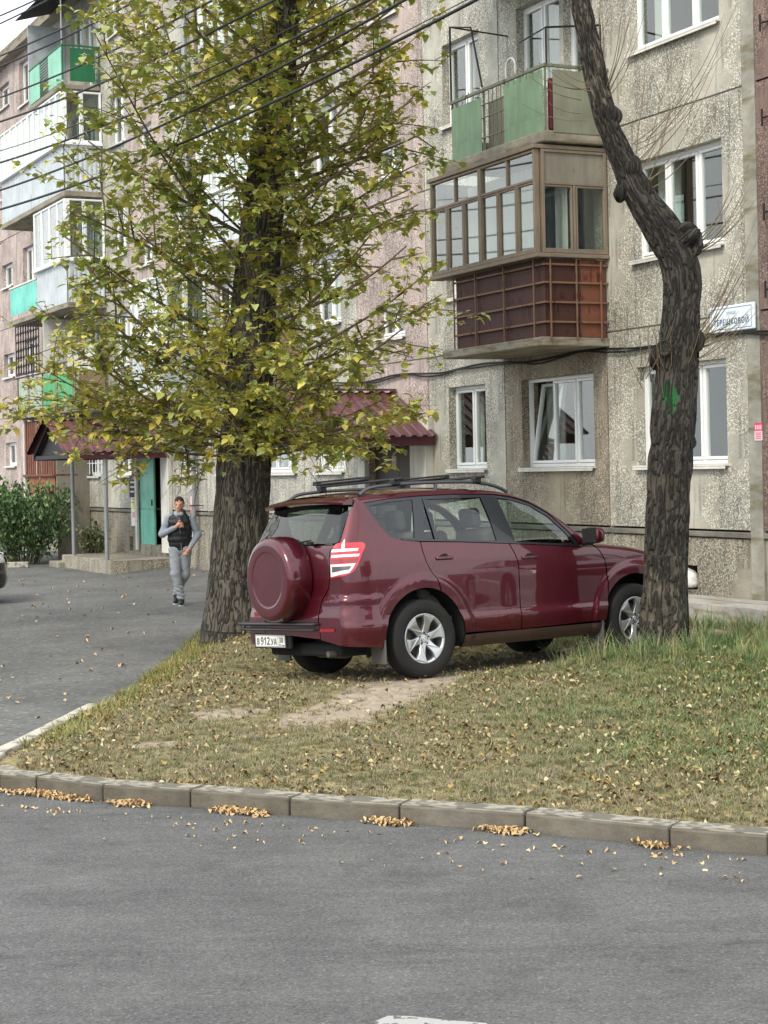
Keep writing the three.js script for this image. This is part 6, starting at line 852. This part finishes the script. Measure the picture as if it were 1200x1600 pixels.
{
  const man = thing('person', 'man in black padded vest, grey hooded top and grey sweatpants walking across the yard', 'person'); man.position.set(-3.44, 0.0, -30); man.rotation.y = 0.05;
  const skin = std(0xc9967f, 0.6), greyKnit = std(0x929aa3, 0.92), pants = std(0x959aa0, 0.9), black = phys(0x15171b, 0.5, { sheen: 0.3 }), hairM = std(0x2a211c, 0.85), shoeM = std(0x1b1c1f, 0.7), sole = std(0xd6d6d2, 0.6);
  const SR = [-0.19, 1.44, 0], ER = [-0.29, 1.19, 0.04], WR = [-0.06, 1.3, 0.2], SL = [0.19, 1.44, 0], EL = [0.3, 1.17, -0.05], WL = [0.17, 0.95, 0.13];
  const HR = [-0.09, 0.92, 0], KR = [-0.07, 0.52, 0.12], AR = [0.01, 0.1, 0.13], HL = [0.09, 0.92, 0], KL = [0.07, 0.5, 0.0], AL = [-0.09, 0.16, -0.22];
  const finger = (b, dirs, r) => { const o = []; let p = b; for (const d of dirs) { const q = [p[0] + d[0], p[1] + d[1], p[2] + d[2]]; o.push([p, q, r, r * 0.85]); p = q; } return o; };
  const handR = [[WR, [0.0, 1.345, 0.225], 0.027, 0.038]]; for (let i = 0; i < 4; i++) handR.push(...finger([0.005 + i * 0.004, 1.37 - i * 0.022, 0.235], [[0.035, 0.012, 0.012], [0.022, -0.008, -0.022], [-0.012, -0.012, -0.02]], 0.0095)); handR.push(...finger([-0.02, 1.37, 0.22], [[0.02, 0.03, 0.01], [0.025, 0.015, 0.0]], 0.011));
  const handL = [[WL, [0.13, 0.9, 0.16], 0.027, 0.038]]; for (let i = 0; i < 4; i++) handL.push(...finger([0.135 - i * 0.018, 0.885 - i * 0.002, 0.175 - i * 0.004], [[-0.02, -0.03, 0.012], [-0.02, -0.02, -0.012], [-0.005, -0.008, -0.02]], 0.0095)); handL.push(...finger([0.11, 0.925, 0.17], [[-0.03, 0.0, 0.01], [-0.025, -0.015, 0.0]], 0.011));
  const B = [[[0, 1.0, 0], [0, 1.42, -0.01], 0.12, 0.13, 1.25, 0.8], [SR, ER, 0.045, 0.038], [ER, WR, 0.036, 0.026], [SL, EL, 0.045, 0.038], [EL, WL, 0.036, 0.026], [HR, KR, 0.07, 0.05], [KR, AR, 0.046, 0.034], [HL, KL, 0.07, 0.05], [KL, AL, 0.046, 0.034], [[0, 1.46, -0.01], [0, 1.58, 0.01], 0.058, 0.055]];
  const headPr = [[[0, 1.66, 0.0], [0, 1.7, -0.01], 0.083, 0.088, 0.88, 1.08], [[0, 1.6, 0.035], [0, 1.63, 0.045], 0.05, 0.055, 0.9, 1], [[0, 1.585, 0.06], [0, 1.59, 0.062], 0.028, 0.03], [[0, 1.675, 0.085], [0, 1.638, 0.106], 0.011, 0.016], [[-0.014, 1.634, 0.095], [0.014, 1.634, 0.095], 0.012, 0.012], [[-0.04, 1.69, 0.08], [0.04, 1.69, 0.08], 0.009, 0.009], [[-0.02, 1.607, 0.09], [0.02, 1.607, 0.09], 0.009, 0.009], [[-0.08, 1.645, -0.005], [-0.083, 1.685, -0.012], 0.013, 0.018, 0.7, 1], [[0.08, 1.645, -0.005], [0.083, 1.685, -0.012], 0.013, 0.018, 0.7, 1], [[0, 1.5, -0.01], [0, 1.6, 0.005], 0.056, 0.055]];
  const turn = (g, a) => { g.translate(0, 0, 0); g.rotateY(a); return g; };
  mesh('body', [blob(B, 96, 0.03), turn(blob(headPr, 84, 0.014), -0.12), blob(handR, 64, 0.008), blob(handL, 64, 0.008)], skin, man);
  const hair = blob([[[0, 1.705, -0.02], [0, 1.73, -0.015], 0.09, 0.082, 0.92, 1.1], [[0, 1.66, -0.06], [0, 1.7, -0.05], 0.058, 0.075, 1.05, 0.9], [[-0.03, 1.76, 0.03], [0.03, 1.762, 0.03], 0.026, 0.026]], 56, 0.02, (x, y, z) => 0.008 * Math.sin(x * 120) * Math.sin(y * 90 + z * 110)); mesh('hair', turn(hair, -0.12), hairM, man);
  mesh('eyes', [turn(new THREE.SphereGeometry(0.0085, 10, 8).translate(-0.03, 1.668, 0.083), -0.12), turn(new THREE.SphereGeometry(0.0085, 10, 8).translate(0.03, 1.668, 0.083), -0.12)], hairM, man);
  const fold = (f, a) => (x, y, z) => a * (Math.sin(y * f + x * 17 + 4 * Math.sin(z * 9)) + 0.6 * Math.sin(y * f * 1.7 - x * 31));
  mesh('hooded_top', blob([[SR, ER, 0.068, 0.06], [ER, [lerp(ER[0], WR[0], 0.9), lerp(ER[1], WR[1], 0.9), lerp(ER[2], WR[2], 0.9)], 0.056, 0.042], [SL, EL, 0.068, 0.06], [EL, [lerp(EL[0], WL[0], 0.9), lerp(EL[1], WL[1], 0.9), lerp(EL[2], WL[2], 0.9)], 0.056, 0.042], [[0, 0.95, 0], [0, 1.4, 0], 0.125, 0.13, 1.3, 0.82], [[-0.12, 1.47, 0.0], [0.12, 1.47, 0.0], 0.055, 0.055], [[-0.055, 1.52, 0.02], [-0.03, 1.5, 0.08], 0.04, 0.035], [[0.055, 1.53, 0.02], [0.04, 1.52, 0.09], 0.045, 0.035], [[-0.05, 1.53, -0.06], [0.05, 1.53, -0.06], 0.05, 0.05]], 92, 0.03, (x, y, z) => 0.012 * (fbm(x * 16 + 3, y * 20 + z * 14, 3) - 0.5)), greyKnit, man);
  mesh('vest', blob([[[0, 0.97, 0], [0, 1.1, 0], 0.14, 0.148, 1.22, 0.84], [[0, 1.1, 0], [0, 1.36, 0], 0.15, 0.152, 1.28, 0.86], [[-0.13, 1.43, 0], [-0.06, 1.47, 0], 0.075, 0.075], [[0.13, 1.43, 0], [0.06, 1.47, 0], 0.075, 0.075], [[0.06, 1.5, 0.02], [0.065, 1.56, 0.05], 0.045, 0.035]], 88, 0.04, (x, y, z) => -0.009 * Math.abs(Math.sin(y * 33)) + 0.003 * Math.sin(x * 60 + y * 20)), black, man);
  mesh('zip', [tube([V(0.005, 1.46, 0.115), V(0.01, 1.3, 0.137), V(0.02, 1.12, 0.13), V(0.03, 0.92, 0.122)], 0.005, 5, 20)], greyKnit, man);
  mesh('trousers', blob([[[-0.05, 0.93, 0], [0.05, 0.93, 0], 0.12, 0.12, 1.1, 0.95], [HR, KR, 0.1, 0.082], [KR, [AR[0], AR[1] + 0.02, AR[2]], 0.08, 0.062], [HL, KL, 0.1, 0.082], [KL, [AL[0], AL[1] + 0.02, AL[2]], 0.08, 0.062]], 92, 0.03, (x, y, z) => 0.006 * (fbm(x * 14 + 5, y * 22 + z * 9, 3) - 0.5) * 3 + (y < 0.35 ? 0.007 * Math.sin(y * 95 + x * 30) : 0.003 * Math.sin(y * 34 + x * 40))), pants, man);
  for (const [A, toe, pitch] of [[AR, [0.02, 0.035, 0.31], 0], [AL, [-0.1, 0.04, -0.06], 0.5]]) { const s = group('shoe', man); mesh('upper', blob([[[A[0], A[1] - 0.03, A[2] - 0.02], [A[0], A[1] - 0.02, A[2] + 0.03], 0.05, 0.048], [[A[0], A[1] - 0.05, A[2]], toe, 0.045, 0.038, 1, 1]], 40, 0.03), shoeM, s); mesh('sole', blob([[[A[0], A[1] - 0.085, A[2] - 0.04], [toe[0], toe[1] - 0.03, toe[2] + 0.01], 0.022, 0.02, 2.0, 1]], 36, 0.01), sole, s); }
}
// ---------------------------------------------------------------- other parked cars, only their corners in view
function recolour(car, mat) { car.traverse((o) => { if (o.isMesh && o.material === CM.paint) o.material = mat; }); }
{
  const drop = ['spare_wheel_cover', 'cross_bar', 'license_plate']; const mk = (label, mat, x, y, d, a) => { const c = suv.clone(); c.name = numbered('parked_car'); scene.add(c); c.userData = { label, category: 'car' }; [...c.children].forEach((k) => { if (drop.includes(k.name)) c.remove(k); }); recolour(c, mat); c.position.set(x, y, -d); c.rotation.set(0, a, 0); return c; };
  mk('white car beyond the long grass by the pink wall', phys(0xd8dadb, 0.3, { clearcoat: 1, clearcoatRoughness: 0.05 }), 7.05, 0.3, 15.95, 2.72);
  mk('dark grey car standing in the yard near the whitewashed stone', phys(0x2c2e31, 0.3, { clearcoat: 1, clearcoatRoughness: 0.05, metalness: 0.3 }), -10.15, 0.0, 31.0, 0.25);
}
renderer.render(scene, camera);
